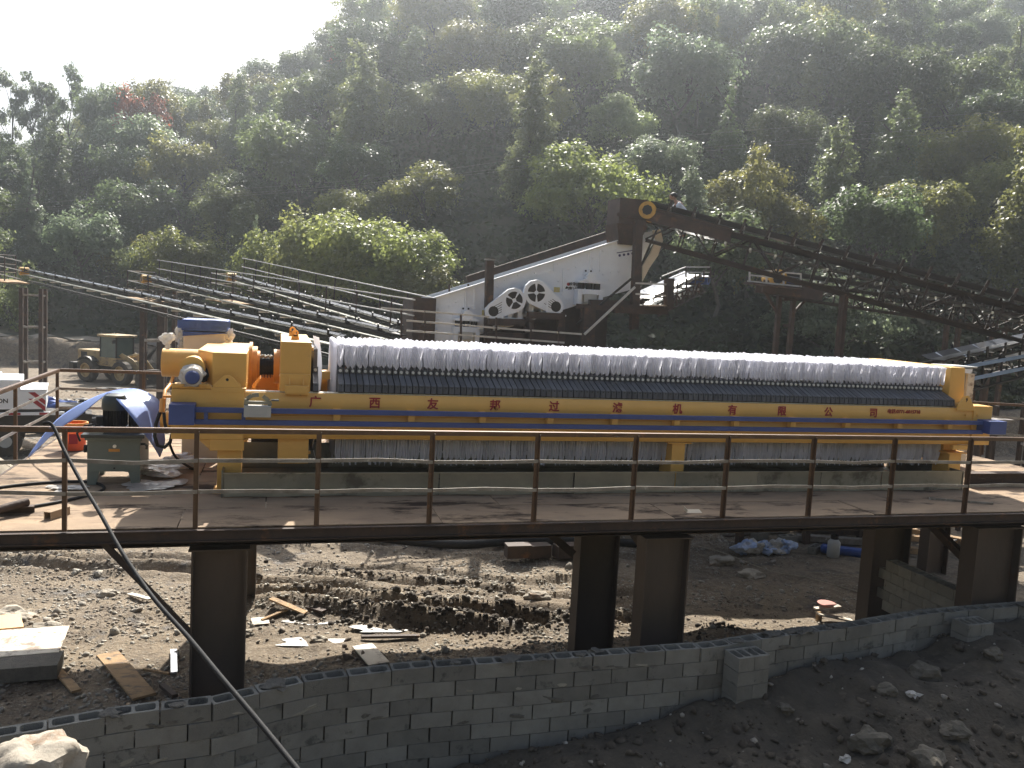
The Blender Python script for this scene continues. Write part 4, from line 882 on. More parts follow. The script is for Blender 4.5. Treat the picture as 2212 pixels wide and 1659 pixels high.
rb = MB(); ibeam(rb, (11.0, 10.95, 3.06), (14.2, 10.95, 3.06), .2, .2); o = obj('loose_beam', rb, 'rust', None); setup(o, 'rusty I beam lying on the deck at the right end of the tray', 'steel beam')
# ------------------------------------------------------------------ block walls
def block_mesh(L=.455, W=.19, H=.168):
    mb = MB(); x, y = L/2, W/2; t = .028; 
    def rr(cx, hx, hy, n=3, r=.03):
        P = []
        for (sx, sy, a0) in ((1, 1, 0), (-1, 1, 90), (-1, -1, 180), (1, -1, 270)):
            for i in range(n): a = R(a0+90*i/(n-1)); P.append((cx+sx*(hx-r)+r*math.cos(a), sy*(hy-r)+r*math.sin(a)))
        return P
    hx = (L-3*t)/4; holes = [rr(-(hx+t/2), hx, y-t), rr(hx+t/2, hx, y-t)]
    # top as quads between outer half rectangles and holes
    for k, P in enumerate(holes):
        x0, x1 = ((-x, 0), (0, x))[k]; n = len(P); cx = (x0+x1)/2
        outer = []
        for (px, py) in P:
            dx, dy = px-cx, py; s = min(((x1-x0)/2)/abs(dx) if abs(dx) > 1e-6 else 1e9, y/abs(dy) if abs(dy) > 1e-6 else 1e9); outer.append((cx+dx*s, dy*s))
        # snap to corners
        for ci in range(4):
            j = ci*3+1; sx, sy = ((1, 1), (-1, 1), (-1, -1), (1, -1))[ci]; outer[j] = (cx+sx*(x1-x0)/2, sy*y)
        b = len(mb.v); mb.v += [(a, c, H) for a, c in outer]+[(a, c, H) for a, c in P]+[(a, c, .02) for a, c in P]
        for i in range(n):
            j = (i+1) % n; mb.f.append((b+i, b+j, b+n+j, b+n+i)); mb.f.append((b+n+i, b+n+j, b+2*n+j, b+2*n+i))
        mb.f.append(tuple(b+2*n+i for i in range(n)))
    # sides
    mb.add([(-x, -y, 0), (x, -y, 0), (x, y, 0), (-x, y, 0), (-x, -y, H), (x, -y, H), (x, y, H), (-x, y, H)], [(0, 3, 2, 1), (0, 1, 5, 4), (1, 2, 6, 5), (2, 3, 7, 6), (3, 0, 4, 7)])
    return mb
bw = thing('block_wall', 'curving wall of hollow grey concrete blocks in the foreground below the platform', 'wall', (3, 8.6, .2))
src = obj('block', block_mesh(), 'conc', bw); src_off = Vector((0, 0, 0))
me_full = src.data; bpy.data.objects.remove(src)
def place_block(parent, x, y, z, rz, me=me_full, sx=1.0, mcol='conc', tilt=0):
    c = bpy.data.objects.new('block', me); COL.objects.link(c); c.parent = parent; c.location = Vector((x, y, z))-OFF[parent]; c.rotation_euler = (tilt, random.uniform(-.008, .008), rz); c.scale = (sx, 1, 1); return c
pl = [Vector((a, b, 0)) for a, b in WALL]; seg = [0]
for a, b in zip(pl[:-1], pl[1:]): seg.append(seg[-1]+(b-a).length)
def wat(s):
    for i in range(len(pl)-1):
        if s <= seg[i+1] or i == len(pl)-2:
            t = (s-seg[i])/(seg[i+1]-seg[i]); p = pl[i].lerp(pl[i+1], t); a = max(0, min(len(pl)-2, i)); return p
def wang(s): a, b = wat(max(0, s-.2)), wat(min(seg[-1], s+.2)); return math.atan2(b.y-a.y, b.x-a.x)
nb = 0; joint = MB(); rw = random.Random(5)
for c in range(9):
    z = 1.5-.175*(c+1); s = (.0 if c % 2 == 0 else .234)+rw.uniform(-.02, .02)
    while s < seg[-1]-.25:
        l = .468; mid = s+l/2; p = wat(mid); a = wang(mid); n = Vector((-math.sin(a), math.cos(a), 0)); q = p+n*.095
        frontz = gzs(p.x, p.y-.12)
        if z+.17 > frontz-.05 and (p.x > -3.1) and not (c >= 7 and p.x > 5.2) and not (c >= 6 and p.x > 6.4):
            px, py, _ = proj((p.x, p.y, z+.1))
            if py < 1690 and nb < 292:
                place_block(bw, q.x, q.y+rw.uniform(-.004, .004), z, a+rw.uniform(-.008, .008), sx=rw.uniform(.985, 1.0)); nb += 1
        s += l
print('blocks', nb)
# mortar core just behind the joints
for (a, b) in zip(pl[:-1], pl[1:]):
    d = (b-a).normalized(); n = Vector((-d.y, d.x, 0)); 
    for k in range(8):
        zc = 1.5-.175*(k+1)-.0035
        joint.bar(a+n*.1+Vector((0, 0, zc)), b+n*.1+Vector((0, 0, zc)), .165, .012)
obj('mortar_bed', joint, 'mortar', bw)
for k in range(26):
    s = rw.uniform(.2, seg[-1]-.3) if k > 12 else rw.uniform(seg[-1]*.42, seg[-1]*.72); p = wat(s); mb = MB(); mb.blob((p.x+rw.uniform(-.05, .05), p.y+.08+rw.uniform(-.07, .07), 1.5+.002), rw.uniform(.03, .09), .6, k, 2, (1.3, 1, .35)); obj('mortar_dollop', mb, 'mortar', bw)
for k in range(70):
    s = rw.uniform(.2, seg[-1]-.3); p = wat(s); a = wang(s); c_ = rw.randrange(1, 6); mb = MB(); mb.blob((0, 0, 0), rw.uniform(.02, .055), .7, k+90, 2, (rw.uniform(1, 2.6), .12, .45))
    o_ = obj('mortar_smear', mb, 'mortar' if k % 3 else 'litblock', None); o_.parent = bw; o_.location = Vector((p.x, p.y-.004, 1.5-.175*c_+rw.uniform(-.01, .03)))-OFF[bw]; o_.rotation_euler = (0, rw.uniform(-.3, .3), a)
def pier(x, y, rz, n, label):
    t = thing('block_pier', label, 'pier', (x, y, 1.0), 'block piers of the wall'); 
    for c in range(n):
        z = 1.47-.175*(c+1)
        if c % 2 == 0:
            for dx in (-.115, .115): 
                o_ = place_block(t, x+dx*math.cos(rz), y+dx*math.sin(rz), z, rz, sx=.49); o_.scale = (.49, 1.5, 1)
        else: o_ = place_block(t, x, y, z, rz, sx=1); o_.scale = (1, 1.5, 1)
pier(5.58, 8.53, .12, 7, 'square block pier jutting from the middle of the foreground wall'); pier(9.45, 9.02, .05, 4, 'block pier standing against the right end of the foreground wall')
me_lit = me_full.copy(); me_lit.materials[0] = M['litblock']
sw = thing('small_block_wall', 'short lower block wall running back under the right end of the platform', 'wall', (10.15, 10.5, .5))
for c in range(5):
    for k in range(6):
        y = 9.95+.3*k+(.15 if c % 2 else 0); o_ = place_block(sw, 10.27, y, 1.5-.175*(c+1), math.pi/2+rw.uniform(-.02, .02), me=me_lit); o_.scale = (.64, 1.25, 1)
# ------------------------------------------------------------------ stones
def stones(name, n, xr, yr, smin, smax, dens, m, label, seed, zoff=0, flat=.6):
    g = np.random.default_rng(seed); X = g.uniform(*xr, n*3); Y = g.uniform(*yr, n*3); k = g.random(n*3) < dens(X, Y); X, Y = X[k][:n], Y[k][:n]; n = len(X)
    Z = gz(X, Y); S = smin*(smax/smin)**(g.random(n)**2.2)
    vs, fs = ICO[1]; B = np.array([tuple(v) for v in vs]); nv = len(B)
    J = 1+g.uniform(-.42, .42, (n, nv, 1)); V = B[None]*J*S[:, None, None]
    V[:, :, 2] *= g.uniform(.35, .9, (n, 1))*flat/.6; V[:, :, 0] *= g.uniform(.7, 1.4, (n, 1))
    a = g.uniform(0, 6.28, n); c, s = np.cos(a)[:, None], np.sin(a)[:, None]; x = V[:, :, 0]*c-V[:, :, 1]*s; y = V[:, :, 0]*s+V[:, :, 1]*c
    tl = g.uniform(-.4, .4, (n, 1)); z = V[:, :, 2]+x*tl
    V = np.stack([x+X[:, None], y+Y[:, None], z+(Z+S*.12+zoff)[:, None]], -1).reshape(-1, 3)
    F = (np.array(fs)[None]+(np.arange(n)*nv)[:, None, None]).reshape(-1, 3)
    o = link(name, fast_mesh(name, V, F, m)); return setup(o, label, 'gravel', None, 'stuff')
bh = lambda X, Y: (Y > np.interp(X, WX, WY)+.3)
stones('gravel', 30000, (-6, 12), (9, 20), .008, .042, lambda X, Y: bh(X, Y)*np.clip(.25+1.5*(vnoise(X, Y, 1.3, 31)-.38)+.7*np.exp(-((X+3.2)/1.2)**2-((Y-15.5)/2.5)**2)+.5*(Y < 12.8)*(X < 4.6)+.8*np.exp(-((X-4)/1.6)**2-((Y-12.4)/.8)**2), 0, 1)*(Y < 26-.6*X), 'stone', 'crushed grey gravel scattered over the muddy ground under the platform', 41)
stones('rubble', 1300, (-6, 12), (9, 20), .03, .085, lambda X, Y: bh(X, Y)*np.clip(1.3*(vnoise(X, Y, 1.1, 33)-.45)+.9*np.exp(-((X+3.6)/.9)**2-((Y-14.6)/1.8)**2)+.3*(Y < 12.6), 0, 1), 'stone', 'broken pale stones lying among the gravel behind the block wall', 42, flat=.8)
stones('soil_clods', 2200, (2, 12), (4.5, 9.3), .01, .07, lambda X, Y: (Y < np.interp(X, WX, WY)-.05)*(.35+.8*(vnoise(X, Y, .8, 35) > .5)), mat('soil_clod', (.11, .09, .065), (.06, .048, .036), 2, 1, bump=.5), 'dark earth clods and stones on the bank in front of the block wall', 43, flat=.8)
stones('bank_pebbles', 260, (2, 12), (4.5, 9.3), .012, .045, lambda X, Y: (Y < np.interp(X, WX, WY)-.05)*.7, 'stone', 'scattered pale pebbles on the dark soil bank in front of the wall', 46, flat=.8)
stones('mud_clods', 5000, (-1.5, 8), (12, 17.5), .015, .075, lambda X, Y: bh(X, Y)*np.clip(1.6*np.exp(-(((X-2.9)/1.5)**2+((Y-13.7+.18*(X-2.9))/.4)**2))+.8*np.exp(-((Y-(16.0-.42*(X+1)))/.3)**2)*(vnoise(X, Y, .7, 37) > .45)+.5*np.exp(-((Y-(16.6-.38*(X-.4)))/.3)**2)*(vnoise(X, Y, .7, 38) > .5), 0, 1), mat('dark_mud', (.07, .055, .04), (.045, .036, .027), 2, .95, bump=.6), 'dark churned mud clods heaped along the wheel ruts', 45, flat=.9)
stones('yard_stones', 5000, (-16, 20), (18, 60), .03, .13, lambda X, Y: (Y < foot(X)-1)*np.clip(1.5*(vnoise(X, Y, 3, 36)-.45), 0, 1), 'stone', 'loose stones scattered across the open quarry yard', 44)
def rock(x, y, z, r, sq, seed, label, m='rock', name='boulder', group=None, sub=4, rough=.35):
    mb = MB(); mb.blob((x, y, z), r, rough, seed, sub, sq); o = obj(name, mb, m, None, smooth=sub >= 4); return setup(o, label, 'rock', group)
rock(-1.30, 5.0, 2.70, .26, (1.0, .9, .85), 4, 'big white and orange limestone rock at the bottom left corner', rough=.3)
rock(-1.62, 4.9, 2.62, .2, (1.1, .9, .7), 9, 'brown rough rock left of the big white limestone', 'stone')
rock(-1.92, 4.95, 2.68, .15, (1, 1, .8), 12, 'small tan rock cut by the left edge of the picture', 'stone')
rk = random.Random(9)
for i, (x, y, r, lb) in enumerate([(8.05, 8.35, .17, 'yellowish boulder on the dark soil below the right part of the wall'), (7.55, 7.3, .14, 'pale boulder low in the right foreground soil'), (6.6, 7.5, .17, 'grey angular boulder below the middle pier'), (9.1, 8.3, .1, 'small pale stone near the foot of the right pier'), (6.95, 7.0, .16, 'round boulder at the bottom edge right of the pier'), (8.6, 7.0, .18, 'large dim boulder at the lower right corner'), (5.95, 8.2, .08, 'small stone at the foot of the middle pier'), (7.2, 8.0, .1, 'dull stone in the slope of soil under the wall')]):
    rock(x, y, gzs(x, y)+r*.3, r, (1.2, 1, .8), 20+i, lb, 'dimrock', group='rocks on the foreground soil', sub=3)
for i, (px, py, r, lb) in enumerate([(235, 1262, .13, 'flat pale boulder in the sunlit gravel left of the big column'), (30, 1320, .22, 'large pale stones heap boulder at the left edge'), (525, 1360, .1, 'dark clod beside the left column'), (690, 1375, .09, 'dull stone near the puddle behind the wall'), (1160, 1290, .16, 'pale stone at the edge of the platform shadow'), (1620, 1230, .2, 'grey broken rock in the shade behind the second column'), (1560, 1200, .22, 'large shaded rock beside the wrapped bundle'), (100, 1345, .15, 'long pale stone in the rubble at the left')]):
    p = onZ(px, py, .05); rock(p.x, p.y, gzs(p.x, p.y)+r*.2, r, (1.4, 1, .6), 40+i, lb, 'rock', group='rocks under the platform', sub=3)
# ------------------------------------------------------------------ debris on the ground
def gpt(px, py, z=0.):
    p = onZ(px, py, z)
    for _ in range(4): p = onZ(px, py, gzs(p.x, p.y))
    return p
def plank(a, b, w_, th, m, name, label, cat, group=None, lift=.01):
    a, b = gpt(*a), gpt(*b); mb = MB(); up = Vector((0, 0, th/2+lift+.02)); mb.bar(a+up, b+up, w_, th); o = obj(name, mb, m, None); return setup(o, label, cat, group)
plank((232, 1418), (312, 1512), .30, .03, 'wood', 'plank', 'long tan plank lying askew in the rubble left of the big column', 'plank')
plank((120, 1450), (165, 1500), .12, .03, 'wood', 'plank', 'torn curled strip of timber left of the tan plank', 'plank')
plank((350, 1488), (378, 1512), .08, .05, 'rust', 'angle_iron', 'dark angle iron lying at the foot of the left column', 'steel offcut')
plank((375, 1410), (376, 1460), .09, .03, 'silver', 'steel_offcut', 'bright perforated steel offcut beside the left column', 'steel offcut')
plank((310, 1452), (365, 1462), .04, .03, 'wood', 'batten', 'thin batten in front of the perforated offcut', 'batten')
plank((585, 1298), (660, 1330), .13, .03, 'wood', 'plank', 'pale board pointing at the wheel rut right of the left column', 'plank')
plank((612, 1302), (700, 1328), .12, .05, 'rust', 'angle_iron', 'rusty angle iron lying beside the pale board', 'steel offcut')
plank((565, 1345), (620, 1322), .06, .03, 'wood', 'batten', 'thin stick between the pale sheet and the rut', 'batten')
plank((780, 1382), (905, 1380), .07, .04, 'rust', 'angle_iron', 'rusty angle iron lying flat below the mud mound', 'steel offcut')
plank((280, 1288), (325, 1300), .10, .03, 'whiteboard', 'scrap_strip', 'bent white strip of scrap in the gravel left of the column', 'scrap')
def slab(c, w_, d_, th, rz, m, name, label, cat, tilt=(0, 0), dz=.01):
    p = gpt(*c); mb = MB(); mb.box(-w_/2, w_/2, -d_/2, d_/2, 0, th); o = obj(name, mb, m, None, bevel=.004); o.location = (p.x, p.y, p.z+dz+.02); o.rotation_euler = (tilt[0], tilt[1], rz); return setup(o, label, cat)
slab((35, 1425), 1.25, 1.0, .03, .08, 'whiteboard', 'board', 'large muddy pale board resting on a block at the lower left', 'board', dz=.22)
slab((35, 1462), 1.1, .5, .2, .05, 'mortar', 'support_block', 'dark block holding up the muddy pale board', 'block')
slab((20, 1382), .34, .4, .02, .4, 'orange', 'orange_bracket', 'orange folded metal piece on top of the muddy board', 'metal piece', (.2, .1), .26)
slab((800, 1420), .33, .75, .02, .25, 'whiteboard', 'board', 'white muddy board leaning just behind the block wall', 'board', dz=.02)
slab((562, 1346), .28, .3, .015, .1, 'whiteboard', 'flat_sheet', 'small square pale sheet right of the left column', 'sheet')
for i, (px, py, rx, ry, lb) in enumerate([(707, 1340, .42, .2, 'puddle glinting below the planks'), (832, 1356, .38, .2, 'puddle glinting left of the mud mound'), (668, 1385, .36, .16, 'puddle glinting nearest the wall')]):
    p = gpt(px, py); mb = MB(); mb.add([(p.x, p.y, p.z-.005)]+[(p.x+1.5*rx*math.cos(a)*(1+.35*math.sin(3*a+i)), p.y+ry*math.sin(a)*(1+.3*math.cos(2*a+i)), p.z-.005) for a in [2*math.pi*k/24 for k in range(24)]], [(0, k+1, (k+1) % 24+1) for k in range(24)])
    o = obj('puddle', mb, mat('puddle_water', (.45, .42, .38), None, 3, .3, bump=.5, bscale=6, spec=1), None); setup(o, lb+' in the sunlit mud', 'puddle', 'puddles'); o['kind'] = 'structure'
hose('drain_hose', [gpt(800, 1168)+Vector((0, 0, .1)), gpt(900, 1180)+Vector((0, 0, .1)), gpt(1000, 1186)+Vector((0, 0, .1)), gpt(1110, 1178)+Vector((0, 0, .1)), gpt(1250, 1178)+Vector((0, 0, .1)), gpt(1400, 1184)+Vector((0, 0, .1))], .1, 'thick black corrugated hose lying in the shade beyond the platform', 'hose')
for i, (px, lb) in enumerate([(1118, 'first of the three short box beams under the black hose'), (1160, 'second of the three short box beams under the black hose'), (1222, 'third box beam, nearest the middle column')]): slab((px, 1205), .55, .3, .28, .1*i, 'rust', 'box_beam', lb, 'steel beam')
p = gpt(1799, 1203); gb = thing('gas_bottle', 'pale stubby gas bottle standing in the shade between the columns', 'gas bottle', p)
mb = MB(); mb.tube([p, p+Vector((0, 0, .02)), p+Vector((0, 0, .36)), p+Vector((0, 0, .44)), p+Vector((0, 0, .46))], [.13, .145, .145, .08, .04], 20); obj('body', mb, 'grey', gb, smooth=True); mb = MB(); mb.ring(p+Vector((0, 0, .44)), p+Vector((0, 0, .54)), .09, .075, 16); mb.cyl(p+Vector((0, 0, .46)), p+Vector((0, 0, .53)), .02, 8); obj('valve_guard', mb, 'darksteel', gb)
a, b = gpt(1776, 1196)+Vector((0, 0, .13)), gpt(1872, 1208)+Vector((0, 0, .13)); d = (b-a).normalized(); mb = MB(); mb.tube([a-d*.05, a, b, b+d*.06, b+d*.1], [.07, .115, .115, .07, .03], 18); o = obj('gas_cylinder', mb, 'hydblue', None, smooth=True); setup(o, 'blue gas cylinder lying behind the pale gas bottle', 'gas cylinder')
p = gpt(1655, 1200); bd = thing('wrapped_bundle', 'bundle wrapped in torn blue and white plastic lying in the shade', 'bundle', p)
for k in range(5): mb = MB(); mb.blob((p.x-.55+.28*k, p.y+.1, p.z+.17), .22, .6, 60+k, 3, (1.1, .8, .75)); obj('wrapping', mb, 'plastic' if k % 2 else mat('blue_white_film', (.2, .32, .6), (.6, .65, .75), 5, .3, bump=.8, bscale=8), bd)
for i, (px, py, lb) in enumerate([(1700, 1172, 'loose hollow block behind the plastic bundle'), (1640, 1165, 'loose block lying left behind the plastic bundle'), (1760, 1195, 'sunlit block between the bundle and the gas bottle')]):
    p = gpt(px, py); o = place_block(bw, p.x, p.y, p.z+.02, .3*i); o.parent = None; o.name = 'loose_block'; o.location = (p.x, p.y, p.z+.02); setup(o, lb, 'block', 'loose blocks')
rs = random.Random(4)
lbls = ['long steel section lying flat behind the gas bottle', 'upper steel section behind the gas bottle', 'pale timber beam in the dark behind the right columns', 'orange sunlit timber between the right columns', 'lower orange sunlit timber between the right columns', 'dark channel section beyond the wrapped bundle', 'steel section stacked beyond the hose', 'pale plank lying beyond the black hose', 'flat steel sheet edge beyond the black hose']
for i, (a, b, m, lb) in enumerate([((1720, 1168), (1890, 1180), 'flatbar', lbls[0]), ((1720, 1150), (1890, 1160), 'rust', lbls[1]), ((1900, 1140), (2120, 1185), 'wood', lbls[2]), ((1925, 1166), (2000, 1172), 'wood', lbls[3]), ((1922, 1192), (2000, 1200), 'wood', lbls[4]), ((1560, 1158), (1700, 1150), 'flatbar', lbls[5]), ((1060, 1168), (1240, 1160), 'rust', lbls[6]), ((880, 1166), (960, 1172), 'whiteboard', lbls[7]), ((940, 1160), (1060, 1156), 'galv', lbls[8])]):
    plank(a, b, .22, .14, m, 'steel_section' if m in ('flatbar', 'rust', 'galv') else 'timber', lb, 'steel beam' if m in ('flatbar', 'rust', 'galv') else 'timber', 'beams lying beyond the platform')
hose('wire', [gpt(1490, 1176), gpt(1560, 1196)+Vector((0, 0, .03)), gpt(1660, 1232), gpt(1750, 1250), gpt(1880, 1285)], .012, 'thin pale wire crossing the shaded ground to the right column', 'wire', 'rope', 6)
hose('pipe', [gpt(2118, 1175)+Vector((0, 0, .1)), gpt(2060, 1176)+Vector((0, 0, .1)), gpt(2070, 1200)+Vector((0, 0, .05)), gpt(2090, 1215)+Vector((0, 0, .03)), gpt(2140, 1222)], .03, 'bent white pipe lying on the sunlit gravel between the right columns', 'pipe', 'flatbar', 8)
hose('pipe', [gpt(2003, 1212), gpt(2003, 1212)+Vector((0, 0, .5)), gpt(2003, 1212)+Vector((.02, 0, 1.05))], .035, 'white plastic pipe standing against the rear column', 'pipe', 'grey', 8)
p = gpt(1790, 1340); st = thing('mortar_pan', 'reddish pan resting on a small pale wooden trestle behind the wall', 'pan', p)
mb = MB(); mb.tube([p+Vector((0, .1, .24)), p+Vector((0, .1, .30))], [.1, .17], 16); obj('pan', mb, 'pink', st)
mb = MB(); mb.bar(p+Vector((-.28, -.05, .16)), p+Vector((.42, -.12, .02)), .14, .03); obj('board', mb, 'whiteboard', st); mb = MB(); mb.bar(p+Vector((-.25, .1, .2)), p+Vector((.3, .1, .22)), .1, .03); obj('board', mb, 'whiteboard', st); mb = MB(); mb.bar(p+Vector((-.22, 0, .0)), p+Vector((-.22, 0, .18)), .08, .08); obj('trestle_leg', mb, 'wood', st)
rg = random.Random(21)
for i, (x, y, lb) in enumerate([(6.5, 7.6, 'crumpled white plastic scrap low in the right soil'), (7.5, 7.9, 'white scrap in the middle of the right soil'), (9.0, 7.5, 'long white rag on the soil at the far right'), (6.2, 7.4, 'small white scrap left of the angular boulder')]):
    mb = MB(); mb.blob((x, y, gzs(x, y)+.03), .07 if i != 2 else .1, .8, 70+i, 2, (1.5 if i == 2 else 1, .7, .5)); o = obj('plastic_scrap', mb, 'plastic'); setup(o, lb, 'litter', 'scraps of plastic')
# sand pile
def pile():
    mb = MB(); mb.grid(lambda u, v: ((lambda r, a: (-6.7+2.4*r*math.cos(a), 21.0+2.4*r*math.sin(a), gzs(-6.7+2.4*r*math.cos(a), 21+2.4*r*math.sin(a))+2.1*max(0, 1-r)**.9*1.0+.05*mnoise.noise((r*6, a*3, 0)) - .02*(r > .98)*8))(u, v*2*math.pi)), 16, 40)
    o = obj('sand_pile', mb, mat('sand', (.34, .29, .22), (.26, .22, .165), 4, .95, bump=.6, bscale=30), None, smooth=True); o['kind'] = 'stuff'; setup(o, 'conical pile of grey sand beyond the left edge of the platform', 'sand')
pile()

# ------------------------------------------------------------------ conveyors
def conveyor(name, label, P0, P1, w_=1.0, h=.7, pitch=.75, m='rust', post=.28, drum=.3, group='belt conveyors', beltm='belt', returnb=True, returnm=None, walk=False, lace=True, rails=None, seg_len=None, idlerh=.0, roller=True, phase=.5, chord=.08, drumm='ochre'):
    P0, P1 = Vector(P0), Vector(P1); t = thing(name, label, 'conveyor', (P0.x, P0.y, P0.z), group)
    a = (P1-P0).normalized(); s = a.cross(Vector((0, 0, 1))).normalized(); u = s.cross(a).normalized(); L = (P1-P0).length
    pt = lambda d, x, z: P0+a*d+s*x+u*z
    for x in (-w_/2, w_/2):
        for z in (0, -h):
            mb = MB(); mb.angle(pt(.2, x, z), pt(L, x, z), chord, .012, up=tuple(u), flip=1 if x > 0 else -1); obj('chord', mb, m, t)
    sl_ = seg_len or h*1.25; n = int(L/sl_)
    for x in ((-w_/2, w_/2) if lace else ()):
        for i in range(n):
            mb = MB(); A = pt(.2+i*sl_, x, 0 if i % 2 else -h); B = pt(.2+(i+1)*sl_, x, -h if i % 2 else 0); mb.bar(A, B, .045, .045); mb.bar(pt(.2+(i+1)*sl_, x, 0), pt(.2+(i+1)*sl_, x, -h), .045, .045); obj('truss_brace', mb, m, t)
    for i in range(0, n if lace else 0, 2):
        mb = MB(); mb.bar(pt(.2+i*sl_, -w_/2, -h), pt(.2+i*sl_, w_/2, -h), .05, .05); obj('cross_tie', mb, m, t)
    # belt, troughed
    mb = MB(); prof = [(-.52, .30), (-.26, .17), (.26, .17), (.52, .30)]
    pr_ = [(x*w_, z*post/.28) for x, z in prof]; pr_ += [(x, z-.02) for x, z in pr_[::-1]]
    mb.prism([pt(0, x, z) for x, z in pr_], a*L); obj('belt', mb, beltm, t)
    if returnb: mb = MB(); mb.prism([pt(.2, x, z) for x, z in [(-.45*w_, -.36*h), (.45*w_, -.36*h), (.45*w_, -.36*h-.015), (-.45*w_, -.36*h-.015)]], a*(L-.3)); obj('return_belt', mb, returnm or beltm, t)
    k = phase*pitch
    while k < L:
        mb = MB(); 
        for sx in (-1, 1):
            mb.bar(pt(k-.05, sx*.56*w_, .02), pt(k, sx*.6*w_, post+.12+idlerh), .075, .03, up=tuple(s)); 
        mb.bar(pt(k, -.56*w_, .06), pt(k, .56*w_, .06), .05, .05); f_ = obj('idler_frame', mb, m, t)
        if roller:
            for (p, q) in (((-.50, .26), (-.25, .10)), ((-.24, .095), (.24, .095)), ((.25, .10), (.50, .26))): mb = MB(); mb.tube([pt(k, p[0]*w_, p[1]*post/.28), pt(k, q[0]*w_, q[1]*post/.28)], .045 if lace else .025, 8); obj('roller', mb, 'silver' if lace else 'darksteel', f_)
            mb = MB(); mb.tube([pt(k+pitch/2, -.55*w_, -.36*h-.06), pt(k+pitch/2, .55*w_, -.36*h-.06)], .04, 8); obj('roller', mb, 'silver', f_)
        k += pitch
    mb = MB(); mb.cyl(pt(0, -.62*w_, -.02), pt(0, .62*w_, -.02), drum, 24); hd = obj('head_pulley', mb, drumm, t, smooth=True)
    mb = MB(); mb.cyl(pt(0, -.63*w_, -.02), pt(0, .63*w_, -.02), drum*.6, 8); obj('hub', mb, 'darksteel', hd)
    if walk:
        for sx in ((-1,) if walk == 1 else (-1, 1)):
            for z in (.55, 1.0):
                mb = MB(); mb.bar(pt(-.4, sx*(w_/2+.45), z), pt(L, sx*(w_/2+.45), z), .035, .035); obj('walkway_rail', mb, 'palerail', t)
            kk = 0
            while kk < L: mb = MB(); mb.bar(pt(kk, sx*(w_/2+.45), 0), pt(kk, sx*(w_/2+.45), 1.0), .035, .035); obj('walkway_post', mb, 'rust', t); kk += 2.2
            mb = MB(); mb.prism([pt(-.4, sx*(w_/2+.05), -.05), pt(-.4, sx*(w_/2+.5), -.05), pt(-.4, sx*(w_/2+.5), -.08), pt(-.4, sx*(w_/2+.05), -.08)], a*L); obj('walkway', mb, m, t)
    t['_k'] = 1; del t['_k']
    return t, pt, a, s, u, L
A = Vector((10.95, 24.0, 8.62)); Bv = Vector((19.75, 18.64, 6.7)); dv = (Bv-Vector((11.44, 23.72, 8.95)))
c1, pt1, a1, s1, u1, L1 = conveyor('belt_conveyor', 'tall dark belt conveyor climbing left to the feed hopper above the white screen', A, A+dv*1.55, .95, .85, .748, m='darkrust', idlerh=.05, post=.26, drum=.26, phase=.85, seg_len=1.0, chord=.11)
mb = MB(); mb.bar(pt1(-.1, -.52, -.12), pt1(2.6, -.52, -.12), .03, .42); mb.bar(pt1(-.1, .52, -.12), pt1(2.6, .52, -.12), .03, .42); obj('side_plate', mb, 'rust', c1)
mb = MB(); mb.cyl(pt1(.45, -.75, -.02), pt1(1.35, -.62, -.04), .16, 16); obj('drive_motor', mb, 'blue', c1, smooth=True)
for d_, wd in ((6.2, .9), (12.5, .9)):
    for sx in (-.42, .42):
        p = pt1(d_, sx, -.9); mb = MB(); mb.bar(p, (p.x, p.y, gzs(p.x, p.y)), .12, .12); obj('leg', mb, 'rust', c1)
hb = thing('feed_hopper', 'rusty box chute at the head of the tall conveyor above the screen', 'chute', (10.2, 24.2, 8))
mb = MB(); mb.box(9.82, 10.72, 23.7, 24.7, 8.15, 8.92); mb.prism([(9.75, 23.65, 8.15), (10.78, 23.65, 8.15), (10.55, 23.85, 7.55), (9.95, 23.85, 7.55)], (0, 1.0, 0)); obj('chute_body', mb, 'rust', hb)
mb = MB(); mb.box(9.72, 10.8, 23.62, 23.69, 8.36, 8.46); obj('stiffener', mb, 'rust', hb)
